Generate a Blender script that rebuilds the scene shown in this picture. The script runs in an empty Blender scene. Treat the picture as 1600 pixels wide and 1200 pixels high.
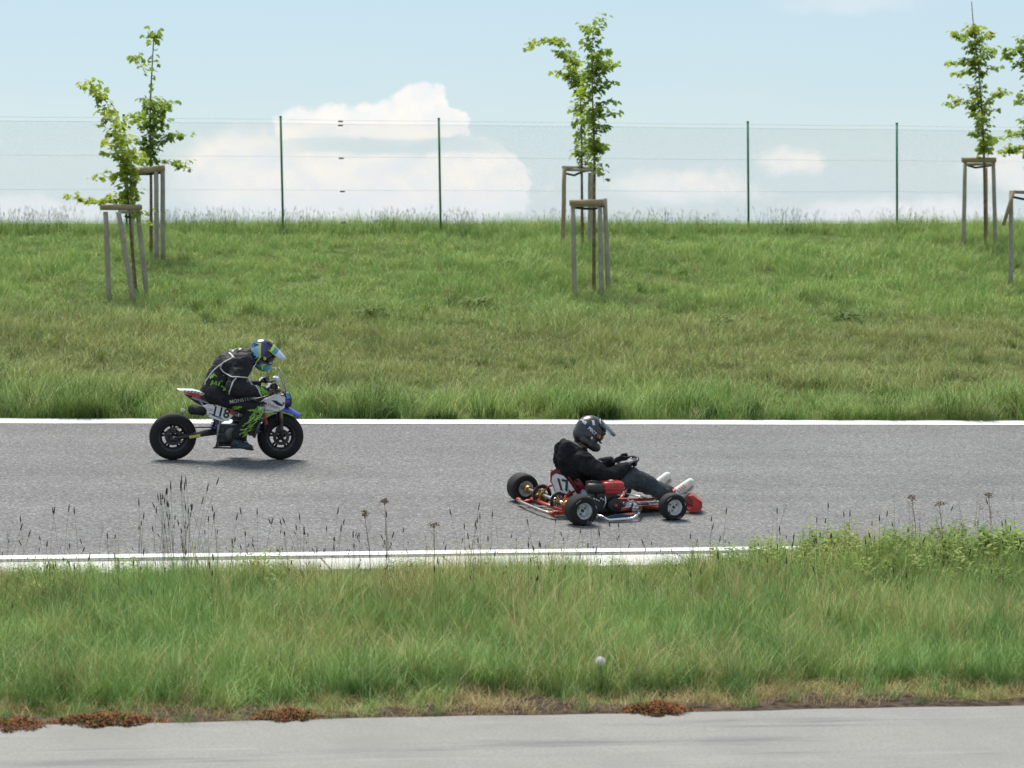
import bpy, bmesh, math, random
import numpy as np
from mathutils import Vector, Matrix, noise
from mathutils.bvhtree import BVHTree

R = math.radians
rng = np.random.default_rng(7)
random.seed(7)
scene = bpy.context.scene
COL = scene.collection

# ------------------------------------------------------------------ camera
EYE_Z = 2.70
PITCH = 4.05
cam_d = bpy.data.cameras.new("camera")
cam_d.sensor_width = 36.0
cam_d.lens = 81.0
cam_d.clip_start = 0.2
cam_d.clip_end = 20000
cam_d.dof.use_dof = True
cam_d.dof.focus_distance = 21.5
cam_d.dof.aperture_fstop = 3.6
cam = bpy.data.objects.new("camera", cam_d)
cam.location = (0, 0, EYE_Z)
cam.rotation_euler = (R(90 - PITCH), 0, 0)
COL.objects.link(cam)
scene.camera = cam

# ------------------------------------------------------------------ view
scene.view_settings.view_transform = 'Standard'
scene.view_settings.look = 'None'
scene.view_settings.gamma = 1
scene.view_settings.use_curve_mapping = False
scene.view_settings.exposure = 0.55

scene.cycles.max_bounces = 6
scene.cycles.diffuse_bounces = 3
scene.cycles.glossy_bounces = 3
scene.cycles.transmission_bounces = 3

# ------------------------------------------------------------------ sun: high, veiled by thin cloud
SUN_EL, SUN_AZ = 62.0, -20.0          # degrees; azimuth from +Y towards +X
sun_d = bpy.data.lights.new("sun", 'SUN')
sun_d.energy = 3.9
sun_d.angle = R(28)
sun_d.color = (1.0, 0.94, 0.845)
sun = bpy.data.objects.new("sun", sun_d)
sv = Vector((math.sin(R(SUN_AZ)) * math.cos(R(SUN_EL)), math.cos(R(SUN_AZ)) * math.cos(R(SUN_EL)), math.sin(R(SUN_EL))))
sun.rotation_euler = sv.to_track_quat('Z', 'Y').to_euler()
sun.location = (0, 20, 30)
COL.objects.link(sun)

# ------------------------------------------------------------------ sky
world = bpy.data.worlds.new("World")
scene.world = world
world.use_nodes = True
wt = world.node_tree
wt.nodes.clear()


class NT:
    """small helper to write node trees"""
    def __init__(self, tree):
        self.t = tree

    def n(self, typ, **kw):
        nd = self.t.nodes.new(typ)
        for k, v in kw.items():
            setattr(nd, k, v)
        return nd

    def l(self, a, b):
        self.t.links.new(a, b)

    def put(self, sock, v):
        if isinstance(v, bpy.types.NodeSocket):
            self.l(v, sock)
        else:
            sock.default_value = v

    def math(self, op, a, b=None, c=None, clamp=False):
        nd = self.n('ShaderNodeMath', operation=op)
        nd.use_clamp = clamp
        self.put(nd.inputs[0], a)
        if b is not None:
            self.put(nd.inputs[1], b)
        if c is not None:
            self.put(nd.inputs[2], c)
        return nd.outputs[0]

    def noise(self, vec, scale, detail=4, rough=0.55, dim='3D', dist=0.0, out=0):
        nd = self.n('ShaderNodeTexNoise', noise_dimensions=dim)
        if vec is not None:
            self.l(vec, nd.inputs['Vector'])
        nd.inputs['Scale'].default_value = scale
        nd.inputs['Detail'].default_value = detail
        nd.inputs['Roughness'].default_value = rough
        nd.inputs['Distortion'].default_value = dist
        return nd.outputs[out]

    def ramp(self, fac, stops, interp='LINEAR'):
        nd = self.n('ShaderNodeValToRGB')
        cr = nd.color_ramp
        cr.interpolation = interp
        while len(cr.elements) < len(stops):
            cr.elements.new(0.5)
        for e, (p, c) in zip(cr.elements, stops):
            e.position = p
            e.color = (c[0], c[1], c[2], 1) if hasattr(c, '__len__') else (c, c, c, 1)
        self.l(fac, nd.inputs[0])
        return nd.outputs[0]

    def mix(self, fac, a, b, mode='MIX'):
        nd = self.n('ShaderNodeMix', data_type='RGBA', blend_type=mode)
        nd.clamp_factor = True
        self.put(nd.inputs[0], fac)
        for s, v in ((nd.inputs[6], a), (nd.inputs[7], b)):
            if isinstance(v, bpy.types.NodeSocket):
                self.l(v, s)
            else:
                s.default_value = (v[0], v[1], v[2], 1)
        return nd.outputs[2]

    def smooth(self, x, lo, hi):
        nd = self.n('ShaderNodeMapRange', interpolation_type='SMOOTHSTEP')
        self.put(nd.inputs[0], x)
        self.put(nd.inputs[1], lo)
        self.put(nd.inputs[2], hi)
        return nd.outputs[0]

    def combine(self, x, y, z):
        nd = self.n('ShaderNodeCombineXYZ')
        for s, v in zip(nd.inputs, (x, y, z)):
            self.put(s, v)
        return nd.outputs[0]


def build_sky():
    N = NT(wt)
    sky = N.n('ShaderNodeTexSky', sky_type='NISHITA')
    sky.sun_disc = False
    sky.sun_elevation = R(SUN_EL)
    sky.sun_rotation = R(SUN_AZ)
    sky.altitude = 300
    sky.air_density = 1.0
    sky.dust_density = 0.6
    sky.ozone_density = 1.6
    tc = N.n('ShaderNodeTexCoord')
    sep = N.n('ShaderNodeSeparateXYZ')
    N.l(tc.outputs['Generated'], sep.inputs[0])
    dx, dy, dz = sep.outputs
    az = N.math('MULTIPLY', N.math('ARCTAN2', dx, dy), 57.2958)     # degrees right of +Y
    el = N.math('MULTIPLY', N.math('ARCSINE', dz), 57.2958)         # degrees above the horizon
    pos = N.combine(az, el, 0.0)
    # billow: cloud coordinates bent by noise so outlines are lumpy
    n1 = N.noise(pos, 0.85, 7, 0.6)
    n2 = N.noise(N.combine(el, az, 4.0), 1.25, 6, 0.58)
    bil = N.math('SUBTRACT', n1, 0.5)
    bil2 = N.math('SUBTRACT', n2, 0.5)
    azw = N.math('ADD', az, N.math('MULTIPLY', bil2, 1.7))
    elw = N.math('ADD', el, N.math('MULTIPLY', bil, 1.0))
    # (azimuth, elevation, half width, half height, strength, softness)
    clouds = [(-3.9, 0.75, 4.4, 1.05, 1.0, .25), (-6.2, 1.25, 2.2, 1.05, .95, .3), (-1.0, 0.95, 1.55, 1.05, 1.0, .12),
              (-4.7, 2.35, 1.15, 0.50, 1.0, .16), (-2.75, 2.45, 1.55, .52, 1.0, .16), (-2.15, 2.72, .85, .66, 1.0, .15), (-1.75, 2.5, .7, .5, 1.0, .15),
              (4.2, 0.85, 1.9, .42, .8, .5), (6.8, 1.5, .75, .36, .8, .5), (9.6, .15, 2.6, .42, 1.0, .4),
              (-12.0, 0.2, 2.2, .4, .8, .4), (8.4, 5.3, 1.9, .3, .25, .8), (13.5, 1.3, 2.5, .7, .9, .3),
              (-17, 1.8, 3.6, 1.2, 1., .3), (21, 2.6, 4.5, 1.6, 1., .3), (-30, 3.0, 6, 2.2, 1., .3), (38, 2.4, 7, 1.6, 1., .3)]
    tot = None
    for a, e, w, h, s, soft in clouds:
        ex = N.math('DIVIDE', N.math('SUBTRACT', azw, a), w)
        ey = N.math('DIVIDE', N.math('SUBTRACT', elw, e), h)
        rr = N.math('SQRT', N.math('ADD', N.math('MULTIPLY', ex, ex), N.math('MULTIPLY', ey, ey)))
        rr = N.math('ADD', rr, N.math('MULTIPLY', bil2, .55))
        m = N.math('MULTIPLY', N.math('SUBTRACT', 1.0, N.smooth(rr, 1.0 - soft, 1.0 + soft * .6)), s)
        tot = m if tot is None else N.math('MAXIMUM', tot, m)
    # the flat grey gap between the two storeys of the cloud bank
    gx = N.smooth(N.math('ABSOLUTE', N.math('ADD', az, 2.6)), 4.2, 1.4)
    gy = N.smooth(N.math('ABSOLUTE', N.math('SUBTRACT', N.math('ADD', el, N.math('MULTIPLY', bil, .25)), 1.86)), .26, .1)
    gap = N.math('MULTIPLY', gx, gy)
    tot = N.math('MULTIPLY', tot, N.math('SUBTRACT', 1.0, N.math('MULTIPLY', gap, .85)))
    # scattered cumulus over the rest of the sky, above the frame
    hi = N.noise(tc.outputs['Generated'], 2.3, 7, .55)
    his = N.math('MULTIPLY', N.smooth(hi, .52, .68), N.smooth(el, 9.0, 20.0))
    # cloud shading: sunlit warm tops, blue-grey bellies
    pos2 = N.combine(az, N.math('ADD', el, .28), 0.0)
    rel = N.math('SUBTRACT', N.noise(pos, .9, 5, .5), N.noise(pos2, .9, 5, .5))
    sh = N.math('ADD', .55, N.math('MULTIPLY', rel, 2.6), clamp=True)
    sh = N.math('MULTIPLY', sh, N.smooth(el, -.3, 1.5))
    ccol = N.mix(sh, (7.5, 8.0, 8.4), (9.5, 9.05, 8.3))
    # thin veil of high cloud that pales the blue
    veiln = N.noise(N.combine(N.math('MULTIPLY', az, .14), N.math('MULTIPLY', el, .8), 0.0), 1.0, 5, .6)
    veil = N.math('ADD', .60, N.math('MULTIPLY', N.math('SUBTRACT', veiln, .5), .55), clamp=True)
    base = N.mix(veil, sky.outputs[0], (5.3, 6.9, 7.9))
    milk = N.math('SUBTRACT', 1.0, N.smooth(el, 0.0, 3.6))
    base = N.mix(N.math('MULTIPLY', milk, .45), base, (6.7, 7.7, 8.35))
    c = N.mix(tot, base, ccol)
    c = N.mix(his, c, (7.5, 7.6, 7.8))
    bg = N.n('ShaderNodeBackground')
    bg.inputs['Strength'].default_value = 0.076
    N.l(c, bg.inputs[0])
    out = N.n('ShaderNodeOutputWorld')
    N.l(bg.outputs[0], out.inputs[0])


build_sky()

# ------------------------------------------------------------------ frames of the place
TH = R(14.0)              # the track runs 14 degrees away from the picture plane
CT, ST = math.cos(TH), math.sin(TH)
Y0 = 20.5


def uv(X, Y):
    return X * CT + (Y - Y0) * ST, -X * ST + (Y - Y0) * CT


def xy(u, v):
    return u * CT - v * ST, Y0 + u * ST + v * CT


_sv = np.array([-40, 7.3, 9.5, 13.0, 18.4, 22.8, 25.2, 26.6, 29.0, 34.0, 45.0, 60.0, 90.0, 4000.0])
_sz = np.array([-1.6, .292, .50, .92, 1.54, 2.21, 2.50, 2.55, 2.33, 1.6, -.6, -2.5, -3.2, -3.2])
_fv = np.arange(-40, 120, .05)
_fz = np.interp(_fv, _sv, _sz)
_k = np.exp(-.5 * (np.arange(-60, 61) * .05 / .9) ** 2)
_k /= _k.sum()
_fs = np.convolve(np.pad(_fz, 60, mode='edge'), _k, 'valid')
_w = np.clip((_fv - 7.6) / 1.5, 0, 1)
_fz = _fz * (1 - _w) + _fs * _w
_road = .04 * _fv
_fz = np.where(_fv < 7.5, _road, _fz)


def ground(X, Y):
    """height of the terrain, numpy arrays or floats"""
    X = np.asarray(X, float)
    Y = np.asarray(Y, float)
    u, v = uv(X, Y)
    z = np.interp(v, _fv, _fz)
    k = np.interp(v, [7.5, 25.0], [.023, .0])
    k = np.where(v > 27, 0, k)
    z = z - k * np.clip(u, -90, 90)
    lump = .035 * np.sin(u * .9 + 1.3 * np.sin(v * .53)) * np.sin(v * .8 + .7) + .02 * np.sin(u * 2.3 + v * 1.7)
    z = z + lump * np.clip((v - 8.2) / 2, 0, 1) * np.clip((25 - v) / 4, 0.08, 1)
    lf = .03 * np.sin(u * 1.7 + 2) * np.sin(v * 2.1) * np.clip((-2.3 - v), 0, 1) * np.clip((v + 6.3), 0, 1)
    return z + lf


def gz(x, y):
    return float(ground(x, y))


_fw = np.array([0, math.cos(R(PITCH)), -math.sin(R(PITCH))])
_up = np.array([0, math.sin(R(PITCH)), math.cos(R(PITCH))])


def ray_dir(px, py):
    return _fw + np.array([1., 0, 0]) * (px - 800) / 3600 + _up * (600 - py) / 3600


def on_ground(px, py):
    """survey: where a sight line from the camera meets the terrain"""
    d = ray_dir(px, py)
    t = np.arange(8, 60, .02)
    P = np.array([0, 0, EYE_Z]) + t[:, None] * d
    below = P[:, 2] < ground(P[:, 0], P[:, 1])
    i = int(np.argmax(below)) if below.any() else len(t) - 1
    return Vector(P[i])


def at_depth(px, py, Y):
    """survey: point of a sight line at a given distance"""
    d = ray_dir(px, py)
    return Vector(np.array([0, 0, EYE_Z]) + d * (Y / d[1]))


def project(P):
    q = np.array(P) - np.array([0, 0, EYE_Z])
    d = q @ _fw
    return 800 + 3600 * q[0] / d, 600 - 3600 * (q @ _up) / d


# ------------------------------------------------------------------ materials
def lin(h):
    """sRGB 0-255 triple to linear"""
    o = []
    for c in h:
        c /= 255
        o.append(c / 12.92 if c <= .04045 else ((c + .055) / 1.055) ** 2.4)
    return tuple(o)


def mat(name, col, rough=.5, metal=0.0, var=.12, scale=25, bump=0.0, bscale=60, coat=0.0, spec=.5, col2=None):
    m = bpy.data.materials.new(name)
    m.use_nodes = True
    N = NT(m.node_tree)
    b = m.node_tree.nodes['Principled BSDF']
    tc = N.n('ShaderNodeTexCoord')
    n = N.noise(tc.outputs['Object'], scale, 5, .6)
    c2 = col2 if col2 else tuple(max(0, c * (1 - var * 2)) for c in col)
    c1 = tuple(min(1, c * (1 + var)) for c in col) if not col2 else col
    c = N.ramp(n, [(.3, c2), (.7, c1)])
    N.l(c, b.inputs['Base Color'])
    b.inputs['Metallic'].default_value = metal
    r = N.math('ADD', rough - .08, N.math('MULTIPLY', n, .16), clamp=True)
    N.l(r, b.inputs['Roughness'])
    b.inputs['Coat Weight'].default_value = coat
    b.inputs['Specular IOR Level'].default_value = spec
    if bump:
        bn = N.n('ShaderNodeBump')
        bn.inputs['Strength'].default_value = bump
        bn.inputs['Distance'].default_value = .01
        N.l(N.noise(tc.outputs['Object'], bscale, 4, .6), bn.inputs['Height'])
        N.l(bn.outputs[0], b.inputs['Normal'])
    return m


# ------------------------------------------------------------------ mesh builder
class MB:
    def __init__(self):
        self.v, self.f, self.m, self.s = [], [], [], []

    def add(self, vs, fs, mi=0, smooth=True, M=None):
        o = len(self.v)
        if M is not None:
            vs = [tuple(M @ Vector(p)) for p in vs]
        self.v += [tuple(p) for p in vs]
        for f in fs:
            self.f.append([i + o for i in f])
            self.m.append(mi)
            self.s.append(smooth)
        return self

    def box(self, c, d, rot=(0, 0, 0), mi=0, bev=.12, M=None):
        """box with chamfered vertical and horizontal edges"""
        bm = bmesh.new()
        bmesh.ops.create_cube(bm, size=1)
        for vv in bm.verts:
            vv.co = Vector((vv.co.x * d[0], vv.co.y * d[1], vv.co.z * d[2]))
        if bev:
            bmesh.ops.bevel(bm, geom=bm.edges[:], offset=min(d) * bev, segments=2, affect='EDGES', profile=.6)
        from mathutils import Euler
        T = Matrix.Translation(c) @ Euler(rot).to_matrix().to_4x4()
        if M is not None:
            T = M @ T
        bm.verts.index_update()
        self.add([T @ vv.co for vv in bm.verts], [[x.index for x in f.verts] for f in bm.faces], mi, False)
        bm.free()
        return self

    def tube(self, pts, r, seg=8, mi=0, caps=True, smooth=True, closed=False):
        pts = [Vector(p) for p in pts]
        n = len(pts)
        rs = r if hasattr(r, '__len__') else [r] * n
        vs, fs = [], []
        nrm = None
        for i in range(n):
            if closed:
                t = pts[(i + 1) % n] - pts[i - 1]
            else:
                t = pts[min(i + 1, n - 1)] - pts[max(i - 1, 0)]
            if t.length < 1e-9:
                t = Vector((0, 0, 1))
            t.normalize()
            if nrm is None:
                nrm = t.orthogonal().normalized()
            else:
                nrm = (nrm - t * nrm.dot(t))
                nrm = nrm.normalized() if nrm.length > 1e-6 else t.orthogonal().normalized()
            bi = t.cross(nrm)
            for k in range(seg):
                a = 2 * math.pi * k / seg
                vs.append(pts[i] + (nrm * math.cos(a) + bi * math.sin(a)) * rs[i])
        for i in range(n if closed else n - 1):
            j = (i + 1) % n
            for k in range(seg):
                k2 = (k + 1) % seg
                fs.append([i * seg + k, i * seg + k2, j * seg + k2, j * seg + k])
        self.add(vs, fs, mi, smooth)
        if caps and not closed:
            o = len(self.v) - len(vs)
            self.f += [[o + k for k in range(seg)][::-1], [o + (n - 1) * seg + k for k in range(seg)]]
            self.m += [mi, mi]
            self.s += [False, False]
        return self

    def lathe(self, prof, seg=32, c=(0, 0, 0), axis='Y', mi=0, closed=False, smooth=True, M=None):
        """profile of (radius, along); closed: profile is a loop"""
        vs, fs = [], []
        n = len(prof)
        for k in range(seg):
            a = 2 * math.pi * k / seg
            for r, h in prof:
                p, q = r * math.cos(a), r * math.sin(a)
                vs.append({'Y': (p, h, q), 'Z': (p, q, h), 'X': (h, p, q)}[axis])
        T = Matrix.Translation(c)
        if M is not None:
            T = M @ T
        for k in range(seg):
            k2 = (k + 1) % seg
            for i in range(n if closed else n - 1):
                j = (i + 1) % n
                fs.append([k * n + i, k * n + j, k2 * n + j, k2 * n + i])
        return self.add(vs, fs, mi, smooth, T)

    def prism(self, out, y0, y1, mi=0, M=None, bev=0.0):
        """outline of (x, z) extruded along y, optional chamfer"""
        n = len(out)
        cx = sum(p[0] for p in out) / n
        cz = sum(p[1] for p in out) / n

        def ring(y, s):
            return [(cx + (p[0] - cx) * s, y, cz + (p[1] - cz) * s) for p in out]
        if bev:
            span = max(abs(p[0] - cx) + abs(p[1] - cz) for p in out)
            s = 1 - bev / span
            d = bev if y1 > y0 else -bev
            rings = [ring(y0, s), ring(y0 + d, 1), ring(y1 - d, 1), ring(y1, s)]
        else:
            rings = [ring(y0, 1), ring(y1, 1)]
        vs = [p for rg in rings for p in rg]
        fs = [list(range(n)), [(len(rings) - 1) * n + i for i in range(n)][::-1]]
        for k in range(len(rings) - 1):
            for i in range(n):
                j = (i + 1) % n
                fs.append([k * n + j, k * n + i, (k + 1) * n + i, (k + 1) * n + j])
        return self.add(vs, fs, mi, False, M)

    def ball(self, c, r, mi=0, seg=12, rings=8, M=None):
        r = r if hasattr(r, '__len__') else (r, r, r)
        vs, fs = [(0, 0, 1)], []
        for i in range(1, rings):
            t = math.pi * i / rings
            for k in range(seg):
                a = 2 * math.pi * k / seg
                vs.append((math.sin(t) * math.cos(a), math.sin(t) * math.sin(a), math.cos(t)))
        vs.append((0, 0, -1))
        for k in range(seg):
            fs.append([0, 1 + k, 1 + (k + 1) % seg])
            for i in range(rings - 2):
                a, b = 1 + i * seg + k, 1 + i * seg + (k + 1) % seg
                fs.append([a, a + seg, b + seg, b])
            o = 1 + (rings - 2) * seg
            fs.append([o + k, len(vs) - 1, o + (k + 1) % seg])
        T = Matrix.Translation(c) @ Matrix.Diagonal((*r, 1))
        if M is not None:
            T = M @ T
        return self.add(vs, fs, mi, True, T)

    def mesh(self, name, mats):
        me = bpy.data.meshes.new(name)
        me.from_pydata([tuple(p) for p in self.v], [], self.f)
        for m in (mats if isinstance(mats, (list, tuple)) else [mats]):
            me.materials.append(m)
        me.polygons.foreach_set('material_index', self.m)
        me.polygons.foreach_set('use_smooth', self.s)
        me.update()
        bm = bmesh.new()
        bm.from_mesh(me)
        bmesh.ops.recalc_face_normals(bm, faces=bm.faces[:])
        bm.to_mesh(me)
        bm.free()
        return me

    def build(self, name, mats, parent=None, kind=None):
        return link(name, self.mesh(name, mats), parent, kind)


def link(name, me, parent=None, kind=None):
    o = bpy.data.objects.new(name, me)
    COL.objects.link(o)
    if parent is not None:
        o.parent = parent
    if kind:
        o['kind'] = kind
    return o


def tag(o, label, cat, group=None, kind=None):
    o['label'] = label
    o['category'] = cat
    if group:
        o['group'] = group
    if kind:
        o['kind'] = kind
    return o


def thing(name, label, cat, loc=(0, 0, 0), rotz=0, group=None):
    o = bpy.data.objects.new(name, None)
    o.empty_display_size = .2
    COL.objects.link(o)
    o.location = loc
    o.rotation_euler = (0, 0, rotz)
    return tag(o, label, cat, group)


def copy_thing(src, loc, rotz=0, label=None, scale=1):
    def rec(o, parent):
        c = o.copy()
        COL.objects.link(c)
        if parent is not None:
            c.parent = parent
        for ch in o.children:
            rec(ch, c)
        return c
    c = rec(src, None)
    c.location = loc
    c.rotation_euler = (0, 0, rotz)
    c.scale = (scale, scale, scale)
    if label:
        c['label'] = label
    return c


def pose_on_ground(o, x, y, yaw, lean=0.0):
    """stand an object on the road: heading yaw, up along the road's normal"""
    z = gz(x, y)
    e = .3
    gx = (gz(x + e, y) - gz(x - e, y)) / (2 * e)
    gy = (gz(x, y + e) - gz(x, y - e)) / (2 * e)
    up = Vector((-gx, -gy, 1)).normalized()
    f = Vector((math.cos(yaw), math.sin(yaw), 0))
    f = (f - up * f.dot(up)).normalized()
    l = up.cross(f)
    M = Matrix(((f.x, l.x, up.x, x), (f.y, l.y, up.y, y), (f.z, l.z, up.z, z + .0125), (0, 0, 0, 1)))
    M = M @ Matrix.Rotation(lean, 4, 'X')
    o.matrix_world = M
    return M

# ================================================================== GROUND
def sheet(name, us, vs, dz, m, kind='structure', drop=None):
    """grid sheet over the terrain; vs may be callables of u for wandering edges"""
    V, Fc = [], []
    nv = len(vs)
    for u in us:
        for v in vs:
            vv = v(u) if callable(v) else v
            x, y = xy(u, vv)
            V.append((x, y, gz(x, y) + dz))
    for i in range(len(us) - 1):
        for j in range(nv - 1):
            a = i * nv + j
            Fc.append([a, a + nv, a + nv + 1, a + 1])
    me = bpy.data.meshes.new(name)
    me.from_pydata(V, [], Fc)
    me.materials.append(m)
    me.polygons.foreach_set('use_smooth', [True] * len(Fc))
    me.update()
    return link(name, me, None, kind)


def ground_material():
    m = bpy.data.materials.new('thatch_soil')
    m.use_nodes = True
    N = NT(m.node_tree)
    b = m.node_tree.nodes['Principled BSDF']
    g = N.n('ShaderNodeNewGeometry').outputs['Position']
    a = N.noise(g, 1.2, 5, .6)
    c = N.ramp(a, [(.3, (.055, .075, .022)), (.6, (.085, .105, .03)), (.8, (.11, .10, .045))])
    d = N.noise(g, 30, 5, .7)
    c = N.mix(N.smooth(d, .5, .75), c, (.03, .038, .014))
    N.l(c, b.inputs['Base Color'])
    b.inputs['Roughness'].default_value = .95
    b.inputs['Specular IOR Level'].default_value = .1
    return m


M_GROUND = ground_material()
_vs = [-4000, -1500, -500, -150, -60, -30, -16, -10] + list(np.arange(-8, 7, .5)) + list(np.arange(7, 34, .4)) + [36, 40, 45, 52, 60, 75, 90, 150, 500, 1500, 5000]
_us = [-5000, -1500, -400, -120, -60, -35, -24] + list(np.arange(-18, 20, .5)) + [24, 35, 60, 120, 400, 1500, 5000]
sheet('ground', _us, _vs, -.03, M_GROUND)


def asphalt_material():
    m = bpy.data.materials.new('asphalt')
    m.use_nodes = True
    N = NT(m.node_tree)
    b = m.node_tree.nodes['Principled BSDF']
    g = N.n('ShaderNodeNewGeometry').outputs['Position']
    # chippings
    vo = N.n('ShaderNodeTexVoronoi')
    vo.inputs['Scale'].default_value = 58
    N.l(g, vo.inputs['Vector'])
    sp = N.n('ShaderNodeSeparateColor')
    N.l(vo.outputs['Color'], sp.inputs[0])
    st = N.ramp(sp.outputs[0], [(0, .065), (.40, .155), (.8, .245), (1, .46)])
    f = N.noise(g, 38, 4, .65)
    st = N.mix(.40, st, N.ramp(f, [(.3, .08), (.5, .18), (.72, .34)]))
    # long streaks where tyres run, patches of wear
    mp = N.n('ShaderNodeMapping')
    mp.inputs['Rotation'].default_value = (0, 0, -TH)
    N.l(g, mp.inputs['Vector'])
    mp2 = N.n('ShaderNodeMapping')
    mp2.inputs['Scale'].default_value = (.09, 1.0, 1.0)
    N.l(mp.outputs[0], mp2.inputs['Vector'])
    w = N.noise(mp2.outputs[0], 1.1, 4, .5)
    w2 = N.noise(g, .55, 4, .6)
    tone = N.math('ADD', N.math('MULTIPLY', N.smooth(w, .3, .7), .16), N.math('MULTIPLY', N.smooth(w2, .3, .7), .14))
    c = N.mix(1.0, st, N.ramp(tone, [(0, (.665, .66, .662)), (.30, (.88, .875, .875))]), 'MULTIPLY')
    N.l(c, b.inputs['Base Color'])
    b.inputs['Roughness'].default_value = .85
    b.inputs['Specular IOR Level'].default_value = .25
    bn = N.n('ShaderNodeBump')
    bn.inputs['Strength'].default_value = .5
    bn.inputs['Distance'].default_value = .006
    N.l(N.math('ADD', f, vo.outputs['Distance']), bn.inputs['Height'])
    N.l(bn.outputs[0], b.inputs['Normal'])
    return m


def concrete_material(name, base, streaks):
    m = bpy.data.materials.new(name)
    m.use_nodes = True
    N = NT(m.node_tree)
    b = m.node_tree.nodes['Principled BSDF']
    g = N.n('ShaderNodeNewGeometry').outputs['Position']
    f = N.noise(g, 55, 5, .7)
    c = N.ramp(f, [(.25, tuple(x * .72 for x in base)), (.75, tuple(x * 1.18 for x in base))])
    big = N.noise(g, 1.3, 5, .6)
    c = N.mix(N.math('MULTIPLY', N.smooth(big, .38, .72), .5), c, tuple(x * .72 for x in base))
    if streaks:
        mp = N.n('ShaderNodeMapping')
        mp.inputs['Rotation'].default_value = (0, 0, -R(11))
        N.l(g, mp.inputs['Vector'])
        mp2 = N.n('ShaderNodeMapping')
        mp2.inputs['Scale'].default_value = (.35, 4.5, 1.0)
        N.l(mp.outputs[0], mp2.inputs['Vector'])
        s = N.noise(mp2.outputs[0], 1.0, 6, .62)
        c = N.mix(N.math('MULTIPLY', N.smooth(s, .52, .70), .65), c, (.10, .10, .103))
        s2 = N.noise(mp2.outputs[0], 2.3, 4, .5, dist=.4)
        c = N.mix(N.math('MULTIPLY', N.smooth(s2, .55, .75), .22), c, (.36, .355, .34))
    N.l(c, b.inputs['Base Color'])
    b.inputs['Roughness'].default_value = .85
    b.inputs['Specular IOR Level'].default_value = .3
    bn = N.n('ShaderNodeBump')
    bn.inputs['Strength'].default_value = .3
    bn.inputs['Distance'].default_value = .004
    N.l(f, bn.inputs['Height'])
    N.l(bn.outputs[0], b.inputs['Normal'])
    return m


def paint_material():
    m = bpy.data.materials.new('road_paint')
    m.use_nodes = True
    N = NT(m.node_tree)
    b = m.node_tree.nodes['Principled BSDF']
    g = N.n('ShaderNodeNewGeometry').outputs['Position']
    f = N.noise(g, 60, 5, .7)
    big = N.noise(g, 3.0, 4, .6)
    c = N.mix(N.smooth(f, .62, .8), (.74, .74, .73), (.36, .36, .36))
    c = N.mix(N.math('MULTIPLY', N.smooth(big, .5, .75), .35), c, (.55, .54, .52))
    N.l(c, b.inputs['Base Color'])
    b.inputs['Roughness'].default_value = .6
    return m


M_ASPH = asphalt_material()
M_PAINT = paint_material()
M_KERB = concrete_material('kerb_concrete', (.60, .60, .57), False)
M_APRON = concrete_material('apron_concrete', (.245, .24, .228), True)
M_SOIL = mat('dark_soil', (.075, .055, .04), .95, var=.45, scale=14, bump=.8, bscale=40, spec=.1)

_ur = [-80, -50, -30] + list(np.arange(-20, 21, 1.0)) + [30, 50, 80]
sheet('road', _ur, list(np.arange(-1.66, 7.5, .7)) + [7.5], .012, M_ASPH)


def wob(v, a, f, p):
    return lambda u: v + a * (math.sin(u * f + p) + .5 * math.sin(u * f * 2.7 + p * 2))


_uf = [-80, -50, -30] + list(np.arange(-20, 21, .1)) + [30, 50, 80]
sheet('road_edge_line', _uf, [wob(6.98, .006, 2.1, 0), wob(7.39, .006, 1.7, 1)], .017, M_PAINT)
sheet('road_edge_line', _uf, [wob(-1.565, .004, 2.3, 2), wob(-1.405, .004, 1.9, 3)], .017, M_PAINT)
# pale flat kerb stones beyond a dark joint on the near side: each slab a piece
kerb = bpy.data.objects.new('kerb', None)
COL.objects.link(kerb)
kerb['kind'] = 'structure'
_slab = None
for i in range(-14, 13):
    u0 = i * 1.0
    mb = MB()
    x, y = xy(u0 + .5, -1.91)
    if _slab is None:
        mb.box((0, 0, 0), (.988, .47, .12), bev=.07)
        _slab = mb.mesh('kerb_slab', M_KERB)
    o = link('kerb_slab', _slab, kerb)
    zc = gz(x, y) - .045 + random.uniform(-.003, .004)
    px_, py_ = xy(u0 + 1.5, -1.91)
    o.location = (x, y, zc)
    o.rotation_euler = (math.atan(.04), math.atan(.023), TH)

edge_c = lambda u: -6.895 - .040 * u + .012 * math.sin(u * 2.3 + .4) + .006 * math.sin(u * 9.1)
sheet('concrete_apron', _uf, [-60, -30, -15, -9, lambda u: edge_c(u)], .014, M_APRON)
sheet('soil_strip', _uf, [lambda u: edge_c(u) - .03, lambda u: edge_c(u) + .16, lambda u: edge_c(u) + .36 + .1 * math.sin(u * 3.1) + .06 * math.sin(u * 7.7)], .0, M_SOIL)

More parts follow.
